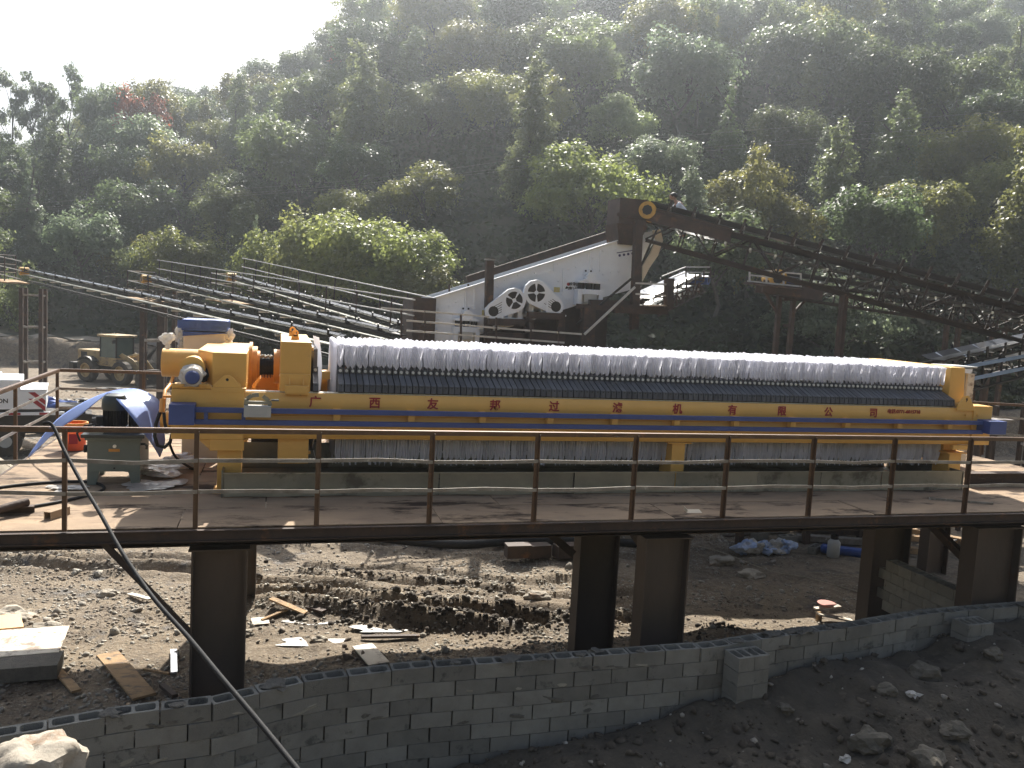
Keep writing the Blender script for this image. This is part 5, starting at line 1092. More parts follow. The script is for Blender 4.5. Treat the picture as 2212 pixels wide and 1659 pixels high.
# person working on the conveyor
def person(loc, rz):
    t = thing('person', 'dark-haired person in a white shirt bending over the top of the tall conveyor', 'person', loc, None, rz, local=True)
    J = {'pel': (0, 0, .55, .13), 'waist': (.06, 0, .75, .12), 'chest': (.22, 0, 1.0, .15), 'neck': (.36, 0, 1.14, .055), 'head': (.42, 0, 1.2, .06)}
    def skin(name, pts, edges, m, root=0):
        me = bpy.data.meshes.new(name); me.from_pydata([p[:3] for p in pts], edges, []); o = bpy.data.objects.new(name, me); COL.objects.link(o); o.parent = t
        o.modifiers.new('skin', 'SKIN'); sv = me.skin_vertices
        if not sv: bpy.context.view_layer.objects.active = o
        sv = me.skin_vertices[0].data
        for i, p in enumerate(pts): sv[i].radius = (p[3], p[3]*(p[4] if len(p) > 4 else 1)); sv[i].use_root = (i == root)
        s_ = o.modifiers.new('sub', 'SUBSURF'); s_.levels = 2; s_.render_levels = 2; me.materials.append(M[m]); return o
    pts = [(0, 0, .62, .14, .9), (.08, 0, .8, .13, .85), (.26, 0, 1.0, .15, .8), (.36, 0, 1.1, .06), (.42, 0, 1.16, .06), (.3, .19, 1.02, .06), (.46, .24, .84, .045), (.66, .18, .78, .035), (.72, .17, .77, .03), (.3, -.19, 1.02, .06), (.46, -.24, .84, .045), (.66, -.18, .78, .035), (.72, -.17, .77, .03),
           (0, .1, .55, .085), (.22, .13, .34, .065), (.0, .13, .06, .045), (.14, .14, .03, .04), (0, -.1, .55, .085), (.22, -.13, .34, .065), (.0, -.13, .06, .045), (.14, -.14, .03, .04)]
    skin('body', pts, [(0, 1), (1, 2), (2, 3), (3, 4), (2, 5), (5, 6), (6, 7), (7, 8), (2, 9), (9, 10), (10, 11), (11, 12), (0, 13), (13, 14), (14, 15), (15, 16), (0, 17), (17, 18), (18, 19), (19, 20)], 'skin')
    sp = [(p[0], p[1], p[2], p[3]*1.14) for p in pts]
    skin('shirt', [sp[0], sp[1], sp[2], sp[5], sp[6], sp[9], sp[10]], [(0, 1), (1, 2), (2, 3), (3, 4), (2, 5), (5, 6)], 'shirt')
    skin('trousers', [sp[0], sp[13], sp[14], sp[15], sp[17], sp[18], sp[19]], [(0, 1), (1, 2), (2, 3), (0, 4), (4, 5), (5, 6)], 'trousers')
    mb = MB(); mb.blob((.47, 0, 1.25), .105, .05, 1, 3, (1.1, .8, 1.05)); mb.blob((.575, 0, 1.235), .018, .1, 2, 1); mb.blob((.47, .085, 1.24), .02, .1, 3, 1, (1, .4, 1.4)); mb.blob((.47, -.085, 1.24), .02, .1, 3, 1, (1, .4, 1.4)); h_ = obj('head', mb, 'skin', t, smooth=True)
    mb = MB(); mb.blob((.445, 0, 1.285), .112, .08, 5, 3, (1.1, .88, .9)); obj('hair', mb, 'hair', t, smooth=True)
    for sy in (-1, 1):
        mb = MB(); mb.blob((.76, sy*.17, .765), .035, .1, 6, 2, (1.2, .9, .5))
        for k in range(4): mb.tube([(.78, sy*(.145+.016*k), .765), (.83-.004*abs(k-1.5), sy*(.143+.017*k), .755), (.85-.004*abs(k-1.5), sy*(.143+.017*k), .735)], .008, 5)
        mb.tube([(.75, sy*.13, .765), (.78, sy*.115, .75), (.805, sy*.115, .735)], .009, 5); obj('hand', mb, 'skin', t)
    return t
pp = onY(1480, 447, 24.6); person((12.35, 24.3, 7.95), math.pi*.95)

# vibrating screen -------------------------------------------------------------
vs = thing('vibrating_screen', 'large white riveted vibrating screen sloping down left behind the filter press', 'vibrating screen', (7.5, 24, 4.5))
SY = 24.0
def q6(x, y, Y=SY): gx, gy = (1600+x/2.011)/1.8228, (750+y/2.011)/1.8228; return onY(gx, gy, Y)
side = [(215, 850), (1250, 530), (1850, 340), (1980, 315), (1985, 380), (1905, 490), (1850, 600), (1780, 785), (1565, 845), (1240, 945), (900, 1060), (560, 1145), (220, 1230)]
mb = MB(); P = [q6(x, y) for x, y in side]; mb.prism([(p.x, SY, p.z) for p in P], (0, .03, 0)); sp_ = obj('side_plate', mb, 'white', vs)
mb = MB(); mb.prism([(p.x, SY+2.2, p.z) for p in P], (0, .03, 0)); obj('side_plate', mb, 'white', vs)
mb = MB(); e = [q6(215, 850), q6(1250, 530), q6(1800, 355)]
for p, q in zip(e[:-1], e[1:]): mb.bar((p.x, SY-.04, p.z), (q.x, SY-.04, q.z), .14, .03)
obj('top_flange', mb, 'white', vs)
mb = MB(); p, q = q6(300, 860), q6(1850, 380); mb.prism([(p.x, SY+.03, p.z-.1), (q.x, SY+.03, q.z-.1), (q.x, SY+.03, q.z-.16), (p.x, SY+.03, p.z-.16)], (0, 2.15, 0)); obj('screen_deck', mb, 'dustbelt', vs)
for x0, y0, y1 in ((1450, 485, 640), (1530, 465, 640), (465, 790, 940), (540, 770, 940), (1240, 620, 800), (768, 770, 850), (1165, 580, 640)):
    a, b = q6(x0, y0), q6(x0, y1); mb = MB(); mb.bar((a.x, SY-.03, a.z), (b.x, SY-.03, b.z), .035, .06, up=(0, 1, 0)); obj('stiffener', mb, 'white', vs)
rv = random.Random(3); mb = MB(); cnt = 0
import itertools
def inside(x, y):
    top = np.interp(x, [215, 1250, 1800], [850, 530, 355])+22; bot = np.interp(x, [220, 560, 900, 1240, 1565, 1780], [1230, 1145, 1060, 945, 845, 785])-18; return top < y < bot
pr0 = None; rivs = []
for k in range(500):
    x, y = rv.uniform(235, 1780), rv.uniform(340, 1150)
    if inside(x, y) and all((x-a)**2+(y-b)**2 > 60**2 for a, b in rivs): rivs.append((x, y))
for x, y in rivs[:110]:
    p = q6(x, y)
    if pr0 is None: mb = MB(); mb.tube([(p.x, SY+.001, p.z), (p.x, SY-.025, p.z)], [.03, .022], 8); pr0 = obj('rivet', mb, 'white', vs); base0 = OFF[pr0]-Vector((p.x, SY, p.z))
    else:
        c = bpy.data.objects.new('rivet', pr0.data); COL.objects.link(c); c.parent = vs; c.location = Vector((p.x, SY, p.z))+base0-OFF[vs]
def spring_unit(x, y, sc=1.0):
    c = q6(x, y, SY-.35); Y0 = SY-.38; k = sc
    mb = MB(); mb.cyl((c.x, Y0-.02, c.z), (c.x, SY, c.z), .13*k, 20); mb.ring((c.x, Y0-.03, c.z), (c.x, Y0+.06, c.z), .19*k, .13*k, 20); o1 = obj('support_shaft', mb, 'white', vs, smooth=True)
    mb = MB(); mb.prism([(c.x-.17*k, Y0, c.z-.05), (c.x+.17*k, Y0, c.z-.05), (c.x+.46*k, Y0, c.z-.15*k), (c.x+.46*k, Y0, c.z-.2*k), (c.x-.46*k, Y0, c.z-.2*k), (c.x-.46*k, Y0, c.z-.15*k)], (0, .35, 0)); obj('spring_saddle', mb, 'white', vs)
    for dx in (-.3, 0, .3):
        mb = MB(); mb.cyl((c.x+dx*k, Y0+.18, c.z-.2*k), (c.x+dx*k, Y0+.18, c.z-.42*k), .12*k, 12); obj('rubber_spring', mb, 'black', vs)
    mb = MB(); z1, z0 = c.z-.42*k, c.z-1.0*k
    mb.box(c.x-.48*k, c.x+.48*k, Y0, Y0+.36, z1-.06, z1); mb.box(c.x-.48*k, c.x-.32*k, Y0, Y0+.36, z0, z1-.06); mb.box(c.x+.32*k, c.x+.48*k, Y0, Y0+.36, z0, z1-.06); mb.box(c.x-.32*k, c.x+.32*k, Y0, Y0+.36, z1-.16, z1-.06); mb.box(c.x-.32*k, c.x+.32*k, Y0+.3, Y0+.36, z0, z1-.16); wd = MB(); wd.box(c.x-.24*k, c.x+.24*k, Y0-.003, Y0-.001, z0+.1, z1-.14); obj('seat_opening', wd, 'grey', vs); obj('spring_seat', mb, 'white', vs, bevel=.01)
    mb = MB(); mb.box(c.x-.15*k, c.x+.15*k, SY-.06, SY-.002, c.z+.1, c.z+.28*k); obj('lug', mb, 'white', vs)
    for dx in (-.1, .1): mb = MB(); mb.cyl((c.x+dx*k, SY-.07, c.z+.24*k), (c.x+dx*k, SY-.06, c.z+.24*k), .03, 8); obj('lug_hole', mb, 'black', vs)
spring_unit(1465, 690, .85); spring_unit(485, 990, .8)
def guard(c1_, r1, c2_, r2, Y0, seed):
    a, b = q6(*c1_, Y=Y0), q6(*c2_, Y=Y0); a, b = Vector((a.x, 0, a.z)), Vector((b.x, 0, b.z)); d = (b-a); L_ = d.length; d.normalize(); n = Vector((-d.z, 0, d.x)); P = []
    for i in range(7): t_ = math.pi/2+math.pi*i/6; v = d*math.cos(t_)+n*math.sin(t_); P.append(a+v*r1)
    for i in range(5): t_ = -math.pi/2+math.pi*i/4; v = d*math.cos(t_)+n*math.sin(t_); P.append(b+v*r2)
    mb = MB(); mb.prism([(p.x, Y0, p.z) for p in P], (0, .18, 0)); g_ = obj('belt_guard', mb, 'white', vs, bevel=.006)
    for k in range(4):
        t0 = math.pi/2*k+.14+.6; pts = [a+(d*math.cos(t0)+n*math.sin(t0))*r1*.16]
        pts = []
        for i in range(7): t_ = t0+(math.pi/2-.28)*i/6; v = d*math.cos(t_)+n*math.sin(t_); pts.append(a+v*r1*.7)
        for i in (1, 0): t_ = t0+(math.pi/2-.28)*i; v = d*math.cos(t_)+n*math.sin(t_); pts.append(a+v*r1*.2)
        mb = MB(); mb.prism([(p.x, Y0-.006, p.z) for p in pts], (0, .004, 0)); obj('guard_mesh', mb, 'darksteel', g_)
    mb = MB(); mb.cyl((b.x, Y0-.004, b.z), (b.x, Y0, b.z), r2*.62, 18); obj('guard_mesh', mb, 'darksteel', g_)
    for k in range(5):
        p = a.lerp(b, .5+.05*k)+n*(.06*(k-2)); q = p+d*.28; mb = MB(); mb.bar((p.x, Y0-.004, p.z), (q.x, Y0-.004, q.z), .004, .014); obj('vent_slot', mb, 'black', g_)
    mb = MB(); mb.cyl((a.x+.15, Y0+.2, a.z), (a.x+.15, SY, a.z), r1*.8, 22); obj('exciter_housing', mb, 'rust', vs, smooth=True)
    m_ = a.lerp(b, .55); mb = MB(); mb.box(m_.x-.03, m_.x+.03, Y0-.03, Y0-.01, m_.z-.55, m_.z); obj('guard_strut', mb, 'white', g_)
guard((855, 870), .36, (690, 957), .24, SY-.75, 1); guard((1030, 810), .38, (1185, 920), .25, SY-.75, 2)
def mseat(x0, x1, y0, y1, Y0):
    a, b = q6(x0, y0, Y0), q6(x1, y1, Y0); mb = MB(); mb.box(a.x, a.x+.14, Y0, Y0+.5, b.z, a.z); mb.box(b.x-.14, b.x, Y0, Y0+.5, b.z, a.z); mb.box(a.x, b.x, Y0+.35, Y0+.5, b.z, a.z); mb.box(a.x-.05, b.x+.05, Y0-.05, Y0+.55, b.z-.05, b.z); obj('motor_seat', mb, 'white', vs, bevel=.006)
mseat(975, 1100, 880, 975, SY-.55); mseat(805, 915, 930, 1030, SY-.55); mseat(1000, 1250, 960, 985, SY-.6); mseat(655, 910, 1000, 1012, SY-.6)
p = q6(1200, 790, SY-.01); mb = MB(); mb.box(p.x-.13, p.x+.06, SY-.008, SY-.002, p.z-.06, p.z+.09); obj('sticker', mb, 'yellowlabel', vs); p = q6(617, 972, SY-.01); mb = MB(); mb.box(p.x-.07, p.x+.06, SY-.008, SY-.002, p.z-.12, p.z+.09); obj('sticker', mb, 'yellowlabel', vs)
# maker's mark and lettering
p = q6(1283, 742); mb = MB(); mb.cyl((p.x, SY-.008, p.z), (p.x, SY-.003, p.z), .05, 20); obj('emblem_disc', mb, 'red', vs)
mb = MB(); pz = p.z-.08
mb.prism([(p.x-.1, SY-.008, pz-.06), (p.x-.035, SY-.008, pz-.06), (p.x-.0, SY-.008, pz-.01), (p.x-.06, SY-.008, pz+.02)], (0, .005, 0)); mb.prism([(p.x+.02, SY-.008, pz-.03), (p.x+.06, SY-.008, pz+.015), (p.x+.12, SY-.008, pz-.04), (p.x+.07, SY-.008, pz-.06)], (0, .005, 0)); obj('emblem_wedge', mb, 'black', vs)
slo = Vector((1, 0, .13)).normalized(); slu = Vector((-.13, 0, 1)).normalized()
t1 = q6(1345, 742); text_mesh('黎明重工', .13, 'black', vs, (t1.x+.02, SY-.006, t1.z), slo, slu, depth=.004); t2 = q6(1332, 775); text_mesh('0371-6798', .1, 'black', vs, (t2.x, SY-.006, t2.z), slo, slu, depth=.004); t3 = q6(1290, 770); text_mesh('LIMING', .045, 'black', vs, (t3.x-.01, SY-.006, t3.z), slo, slu, depth=.004)
t4 = q6(1738, 492); mb = MB(); mb.bar((t4.x-.3, SY-.006, t4.z-.03), (t4.x+.3, SY-.006, t4.z+.1), .004, .025); obj('printed_line', mb, 'purple', vs)
for k in range(4): mb = MB(); mb.cyl((t4.x-.2+.14*k, SY-.008, t4.z-.1+.03*k), (t4.x-.2+.14*k, SY-.003, t4.z-.1+.03*k), .04, 12); obj('printed_dot', mb, 'purple', vs)
a_, b_, c_, d_ = q6(225, 1150), q6(1560, 850), q6(1560, 1500), q6(225, 1500)
mb = MB(); mb.prism([(4.5, SY+.3, 4.6), (9.9, SY+.3, 5.9), (9.9, SY+.3, 2.4), (8.3, SY+.3, 1.2), (5.2, SY+.3, 1.2), (4.5, SY+.3, 2.4)], (0, 1.7, 0)); obj('shade_hopper', mb, 'darkrust', vs)  # solid body added to stop the sun passing beneath the screen
# feed end plates
mb = MB(); pa = [q6(1920, 320), q6(1980, 315), q6(2000, 400), q6(1960, 520), q6(1890, 620), q6(1840, 720), q6(1840, 600), q6(1900, 500), q6(1945, 400)]; mb.prism([(p.x, SY-.3, p.z) for p in pa], (0, .06, 0)); obj('feed_lip', mb, 'cream', vs)
# supporting frame and walkway of the screen
sf = thing('screen_support_frame', 'dark rusty steel frame carrying the white vibrating screen and its walkway', 'steel frame', (7.5, 23.8, 0))
def fbar(a, b, w_=.2, m='rust', Y0=SY-.7, Y1=None, name='frame_beam'):
    p, q = q6(*a, Y=Y0), q6(*b, Y=Y1 or Y0); mb = MB(); mb.bar(p, q, w_, w_); obj(name, mb, m, sf)
fbar((660, 560), (645, 1240), .22, Y0=SY-.5, name='column'); fbar((1838, 240), (1800, 1100), .23, Y0=SY-.45, name='column'); fbar((650, 1040), (960, 1045)); fbar((960, 985), (1250, 1000)); fbar((960, 1000), (950, 1300)); fbar((1225, 1000), (1215, 1300)); fbar((980, 1020), (970, 1300)); fbar((1350, 915), (1640, 935), .14); fbar((1440, 920), (1425, 1300), .36); fbar((1450, 890), (1765, 900), .2, 'rust', SY-.5)
fbar((640, 1150), (1250, 1165)); fbar((1640, 935), (2060, 950), .26); fbar((1780, 700), (1350, 1060), .06, 'darksteel'); fbar((1810, 765), (1410, 1140), .06, 'palerail', SY-1.2)
fbar((1990, 290), (1840, 640), .05, 'black', SY-.3); fbar((2110, 380), (1880, 620), .04, 'black', SY-.2)
fbar((480, 700), (1640, 330), .18, 'rust', SY+2.4, name='chute_edge'); fbar((740, 600), (1650, 312), .05, 'palerail', SY+2.5, name='chute_edge')
p = q6(620, 690, SY+2.4); mb = MB(); pa = [q6(480, 700, SY+2.35), q6(1640, 345, SY+2.35), q6(1640, 410, SY+2.35), q6(500, 760, SY+2.35)]; mb.prism([tuple(v) for v in pa], (0, .05, 0)); obj('rear_skirt', mb, 'rust', sf)
mb = MB(); a, b = q6(60, 845, SY-.2), q6(220, 1250, SY-.2); mb.box(a.x, b.x, SY-.2, SY+2, b.z, a.z); obj('discharge_chute', mb, 'rust', sf)
for x0 in (350, 500): fbar((x0-10, 740), (x0-10, 800), .05, 'rust', SY+1.5)
mb = MB(); a = q6(660, 550, SY-.5); mb.box(a.x-.15, a.x+.15, SY-.62, SY-.4, a.z, a.z+.03); obj('cap_plate', mb, 'flatbar', sf)
sr = thing('walkway_railing', 'pale pipe railing running along the walkway in front of the white screen', 'railing', (6, 23, 4.4))
for (a, b) in (((-200, 930), (655, 1000)), ((0, 1030), (980, 1110)), ((990, 1108), (1390, 1138)), ((0, 1110), (1250, 1205))):
    p, q = q6(*a, Y=SY-1.4), q6(*b, Y=SY-1.4); mb = MB(); mb.bar(p, q, .05, .05); obj('rail', mb, 'palerail', sr)
for x, y0 in ((-40, 940), (148, 945), (432, 985), (712, 1005), (985, 1040), (1205, 1080), (1392, 1130)): p, q = q6(x, y0, SY-1.4), q6(x, 1330, SY-1.4); mb = MB(); mb.bar(p, q, .05, .05); obj('post', mb, 'rust', sr)
mb = MB(); a, b = q6(-250, 1290, SY-1.4), q6(1400, 1290, SY-1.4); mb.box(a.x, b.x, SY-1.5, SY-.6, 3.9, 3.96); obj('walkway', mb, 'rust', sr)
bn = thing('shade_box', 'added dark plate box shading the ground behind the right half of the platform', 'shade box', (12, 17.8, 0))  # added box that blocks the sun and shades the ground under the deck
for k in range(5):
    mb = MB(); x0 = 7.3+1.9*k; mb.box(x0+.01, x0+1.89, 17.8, 17.83, .95, 4.4); obj('wall_plate', mb, 'darkrust', bn)
    mb = MB(); mb.box(x0-.08, x0+.08, 17.65, 17.8, -.5, 4.42); obj('stiffener', mb, 'rust', bn)
mb = MB(); mb.box(7.3, 16.8, 19.9, 19.93, .95, 4.4); obj('rear_plate', mb, 'darkrust', bn)
mb = MB(); mb.box(7.3, 7.33, 17.83, 19.9, .95, 4.4); obj('end_plate', mb, 'darkrust', bn)
# small pale sloping conveyor beside the hopper and its platform
def q7(x, y, Y): return onY((2500+x/1.4439)/1.8228, (750+y/1.4439)/1.8228, Y)
c5, *_ = conveyor('belt_conveyor', 'short sunlit conveyor with handrails right behind the screen column', q7(345, 505, 27.5), q7(60, 640, 24.8), .8, .4, .8, 'rust', beltm='silver', drum=.16, drumm='hydblue', chord=.06)
t = thing('walkway_railing', 'thin pale railing round the top of the short sunlit conveyor', 'railing', q7(290, 500, 27))
for a, b in (((155, 488), (290, 435)), ((290, 435), (427, 435)), ((200, 500), (290, 465)), ((290, 465), (425, 466)), ((290, 490), (427, 493))): mb = MB(); mb.bar(q7(*a, 27), q7(*b, 27), .04, .04); obj('rail', mb, 'palerail', t)
for a, b in (((290, 435), (290, 500)), ((427, 435), (427, 500)), ((200, 470), (200, 560))): mb = MB(); mb.bar(q7(*a, 27), q7(*b, 27), .04, .04); obj('post', mb, 'rust', t)
t = thing('walkway_railing', 'short pale railing on the ledge right of the main screen column', 'railing', q7(90, 560, SY-.9))
for a, b in (((5, 527), (178, 534)), ((5, 588), (178, 598))): mb = MB(); mb.bar(q7(*a, SY-.9), q7(*b, SY-.9), .05, .05); obj('rail', mb, 'palerail', t)
mb = MB(); mb.bar(q7(195, 500, SY-.9), q7(190, 670, SY-.9), .3, .2); obj('post', mb, 'rust', t)
mb = MB(); mb.bar(q7(60, 655, SY-.9), q7(175, 655, SY-.9), .5, .04); obj('ledge_plate', mb, 'deck', t)
# lower right conveyor with platform
Y6 = 27.0
c6, pt6, a6, s6, u6, L6 = conveyor('belt_conveyor', 'lower belt conveyor with yellow pulley running right under the tall one', q7(792, 500, Y6), q7(792, 500, Y6)+(q7(2150, 700, 24.5)-q7(792, 500, Y6))*1.25, .8, .6, .72, 'darkrust', drum=.33, phase=2.5, chord=.07)
mb = MB(); mb.bar(pt6(-.5, -.45, -.35), pt6(1.7, -.45, -.35), .05, .45); mb.bar(pt6(-.5, .45, -.35), pt6(1.7, .45, -.35), .05, .45); obj('side_plate', mb, 'rust', c6)
mb = MB(); mb.cyl(pt6(.4, -.5, 0), pt6(1.1, -.5, -.02), .14, 14); obj('drive_motor', mb, 'blue', c6)
for x, yb in ((825, 930), (905, 930)):
    p = q7(x, 575, Y6); mb = MB(); mb.bar(p, (p.x-.0, p.y, gzs(p.x, p.y)), .16, .16); obj('leg', mb, 'rust', c6)
    p2 = q7(x, 575, Y6+.9); mb = MB(); mb.bar(p2, (p2.x, p2.y, gzs(p2.x, p2.y)), .16, .16); obj('leg', mb, 'rust', c6)
for y in (620, 768): mb = MB(); mb.bar(q7(845, y, Y6), q7(900, y, Y6), .1, .1); obj('cross_tie', mb, 'rust', c6)
for a, b in (((730, 560), (812, 700)), ((1000, 590), (905, 690))): mb = MB(); mb.bar(q7(*a, Y6), q7(*b, Y6), .09, .09); obj('knee_brace', mb, 'rust', c6)
t = thing('walkway_railing', 'pale railing round the pulley platform of the lower conveyor', 'railing', q7(790, 510, Y6-.6)); 
for (x0, y0, x1, y1) in ((650, 448, 945, 475), (650, 480, 945, 512), (640, 515, 935, 545)): mb = MB(); mb.bar(q7(x0, y0, Y6-.7), q7(x1, y1, Y6-.7), .05, .05); obj('rail', mb, 'palerail', t)
for x, y in ((652, 445), (748, 455), (845, 465), (943, 475)): mb = MB(); mb.bar(q7(x, y, Y6-.7), q7(x, y+75, Y6-.7), .05, .05); obj('post', mb, 'palerail', t)
mb = MB(); a, b = q7(640, 525, Y6-.7), q7(940, 560, Y6-.7); mb.bar(a, b, .6, .05); obj('walkway', mb, 'rust', t)
for i, (x, lb) in enumerate(((1780, 'slender sunlit support post under the right conveyors, left one'), (1845, 'thin pale support post right of the slender one'), (2035, 'thin support post near the right edge, left of a pair'), (2105, 'thick sunlit support post near the right edge'))):
    p = q7(x, 705+i*25, 25); mb = MB(); mb.bar(p, (p.x, p.y, gzs(p.x, p.y)), .14, .14); o = obj('support_post', mb, 'rust'); setup(o, lb, 'post', 'support posts of the right conveyors')
# dark conveyor rising to the right edge
def q9(x, y, Y): return onY((3450+x/3.8)/1.8228, (1330+y/3.8)/1.8228, Y)
a = q9(900, 400, 17.5); b = q9(2400, 60, 19)
c7, pt7, a7, s7, u7, L7 = conveyor('belt_conveyor', 'dark conveyor with light blue rails rising past the right end of the press', a+(b-a)*1.8, a, .8, .75, .9, 'darksteel', drum=.2, roller=True, post=.2, chord=.07)
for (p, q) in (((1250, 452), (2400, 240)), ((1400, 620), (2400, 420))): mb = MB(); mb.bar(q9(*p, 17), q9(*q, 18.4), .04, .09); obj('side_rail', mb, mat('pale_blue_steel', (.25, .36, .52), (.2, .3, .45), 3, .45), c7)
# steelwork cluttering the right edge behind the platform
cl = thing('steel_framework', 'tangle of dark steel posts and pale braces behind the right end of the platform', 'steel frame', (17, 18, 0))
rc = random.Random(8)
for k in range(16):
    x = rc.uniform(14.2, 21); y = rc.uniform(16.5, 23); z = rc.uniform(3.0, 4.6); mb = MB(); mb.bar((x, y, gzs(x, y)), (x, y, z), .1, .1); obj('post', mb, 'rust', cl)
for k in range(26):
    x = rc.uniform(13.8, 21); y = rc.uniform(16.5, 22); z = rc.uniform(1.2, 4.3); dx = rc.uniform(.8, 2.5)*rc.choice((-1, 1)); mb = MB(); mb.bar((x, y, z), (x+dx, y+rc.uniform(-.5, .5), z+rc.uniform(-.7, .7)), .06, .06); obj('brace', mb, rc.choice(['rust', 'flatbar', 'flatbar', 'darksteel']), cl)
for k in range(3): mb = MB(); x0 = 14.5+k*1.8; mb.box(x0, x0+2.5, 17+k, 18.2+k, 2.2+.35*k, 2.28+.35*k); obj('floor_plate', mb, 'flatbar', cl)

# left three conveyors
def lp(px, py, Y): return onY(px, py, Y)
kw = dict(w_=.36, h=.5, pitch=2.0, m='darksteel', lace=False, returnm='galv', beltm='silverbelt', roller=True, post=.12, drum=.22, chord=.05)
M['silverbelt'] = mat('glossy_worn_belt', (.05, .05, .053), (.09, .09, .09), 4, .2, spec=.6)
A1, B1 = lp(52, 585, 52), lp(735, 733, 22.5); conveyor('belt_conveyor', 'leftmost long conveyor descending to the right above the wheel loader', A1, B1, group='long conveyors at the left', **kw)
A2, B2 = lp(316, 602, 47), lp(850, 722, 23.5); conveyor('belt_conveyor', 'middle of the three sloping conveyors left of the white screen', A2, B2, walk=1, group='long conveyors at the left', **kw)
A3, B3 = lp(500, 598, 46), lp(905, 716, 25); conveyor('belt_conveyor', 'right one of the three sloping conveyors, nearest the white screen', A3, B3, walk=1, group='long conveyors at the left', **kw)
def tower(name, label, cx, cy, sx, sy, z1, levels, group='lattice towers under the left conveyors'):
    z0 = gzs(cx, cy)-.2; t = thing(name, label, 'tower', (cx, cy, z0), group)
    cs = [(cx-sx, cy-sy), (cx+sx, cy-sy), (cx+sx, cy+sy), (cx-sx, cy+sy)]
    for c in cs: mb = MB(); mb.bar((*c, z0), (*c, z1), .2, .2); obj('leg', mb, 'rust', t)
    for z in levels:
        for i in range(4): a, b = cs[i], cs[(i+1) % 4]; mb = MB(); mb.bar((*a, z), (*b, z), .1, .1); obj('cross_tie', mb, 'flatbar', t)
tw = lp(72, 700, 53); tower('support_tower', 'four-legged steel tower under the head of the leftmost conveyor', tw.x, 53, .5, .45, 5.0, (4.6, 2.8, .8))
tw = lp(332, 700, 43); tower('support_tower', 'four-legged steel tower between the wheel loader and the yellow cylinder', tw.x, 43, .45, .4, 4.6, (2.9, 1.4))
tw = lp(330, 640, 46); tower('support_tower', 'slim tower under the head platform of the middle left conveyor', tw.x+.6, 47, .35, .35, 5.3, (4,))
for (px, py, Y, lb) in ((-20, 548, 52, 'railed platform at the head of the leftmost conveyor on the left edge'), (285, 585, 47, 'small railed platform at the head of the middle left conveyor'), (465, 590, 46, 'small railed platform at the head of the right-hand left conveyor')):
    t = thing('head_platform', lb, 'platform', lp(px, py+20, Y), 'head platforms'); o_ = lp(px, py, Y)
    for z in (0, -.5, -.95):
        mb = MB(); mb.bar(o_+Vector((-.2, 0, z)), o_+Vector((1.0, .8, z)), .04, .04); obj('rail', mb, 'palerail', t); mb = MB(); mb.bar(o_+Vector((-.2, 0, z)), o_+Vector((1.9, -1.5, z-.35)), .04, .04); obj('rail', mb, 'palerail', t)
    for d in (Vector((-.2, 0, 0)), Vector((1.0, .8, 0)), Vector((.9, -.8, -.15))): mb = MB(); mb.bar(o_+d, o_+d+Vector((0, 0, -1.3)), .05, .05); obj('post', mb, 'rust', t)
    mb = MB(); mb.prism([o_+Vector((-.3, 0, -1.35)), o_+Vector((1.0, .8, -1.35)), o_+Vector((2.0, -.3, -1.5)), o_+Vector((.9, -1.1, -1.5))], (0, 0, -.06)); obj('floor_plate', mb, 'wood', t)
# power lines
for i, (pts, lb) in enumerate((([(560, 405), (800, 385), (1060, 352), (1400, 300)], 'upper power line crossing the middle of the hillside'), ([(560, 415), (870, 388), (1100, 362), (1400, 330)], 'middle power line crossing the hillside'), ([(560, 420), (870, 392), (1100, 368), (1400, 336)], 'lowest power line crossing the hillside'))):
    hose('power_line', [onY(px, py, 62-14*(px-560)/840) for px, py in [(-300, pts[0][1]+60)]+pts+[(2600, 210+18*i)]], .007, lb, 'power line', 'flatbar', 5, 5, 'power lines')

# ------------------------------------------------------------------ wheel loader
lo = onZ(240, 824, -1.25); ly = 62.0; lo = Vector((ray(262, 820).x/ray(262, 820).y*ly, ly, 0)); lo.z = gzs(lo.x, lo.y)+.02
wl = thing('wheel_loader', 'dusty yellow wheel loader parked in the yard facing right', 'wheel loader', lo, None, R(-38), local=True)
def wp(name, m, bevel=0, parent=None, smooth=False, fn=None, boxes=()):
    mb = MB()
    for b in boxes: mb.box(*b)
    if fn: fn(mb)
    return obj(name, mb, m, parent or wl, bevel=bevel, smooth=smooth)
wp('engine_hood', 'loader', .06, boxes=[(-3.3, -1.25, -.72, .72, 1.15, 2.15)]); wp('counterweight', 'darksteel', .05, boxes=[(-3.65, -3.2, -1.15, 1.15, .75, 1.25)]); wp('radiator_grille', 'white', .01, boxes=[(-3.34, -3.3, -.5, .5, 1.3, 2.0)])
wp('rear_frame', 'darksteel', .03, boxes=[(-3.2, -.2, -.6, .6, .65, 1.15)]); wp('front_frame', 'loader', .04, boxes=[(.0, 1.9, -.45, .45, .7, 1.6)])
for y in (-.73, .73): wp('side_vent', 'black', 0, boxes=[(-2.95, -2.4, min(y, y*1.02), max(y, y*1.02), 1.3, 2.0)])
cb_ = wp('cab', 'loader', .03, boxes=[(-1.2, .35, -.78, .78, 1.15, 1.75)]); wp('cab_roof', 'loader', .03, cb_, boxes=[(-1.3, .5, -.9, .9, 3.15, 3.3)])
for x in (-1.18, .25):
    for y in (-.72, .72): wp('cab_pillar', 'darksteel', 0, cb_, boxes=[(x, x+.08, y-.04, y+.04, 1.75, 3.15)])
for y in (-.72, .72): wp('cab_window', 'glass', 0, cb_, boxes=[(-1.1, .25, y-.01, y+.01, 1.75, 3.15)])
wp('cab_window', 'glass', 0, cb_, boxes=[(.27, .29, -.68, .68, 1.75, 3.15)]); wp('cab_window', 'glass', 0, cb_, boxes=[(-1.16, -1.14, -.68, .68, 1.75, 3.15)])
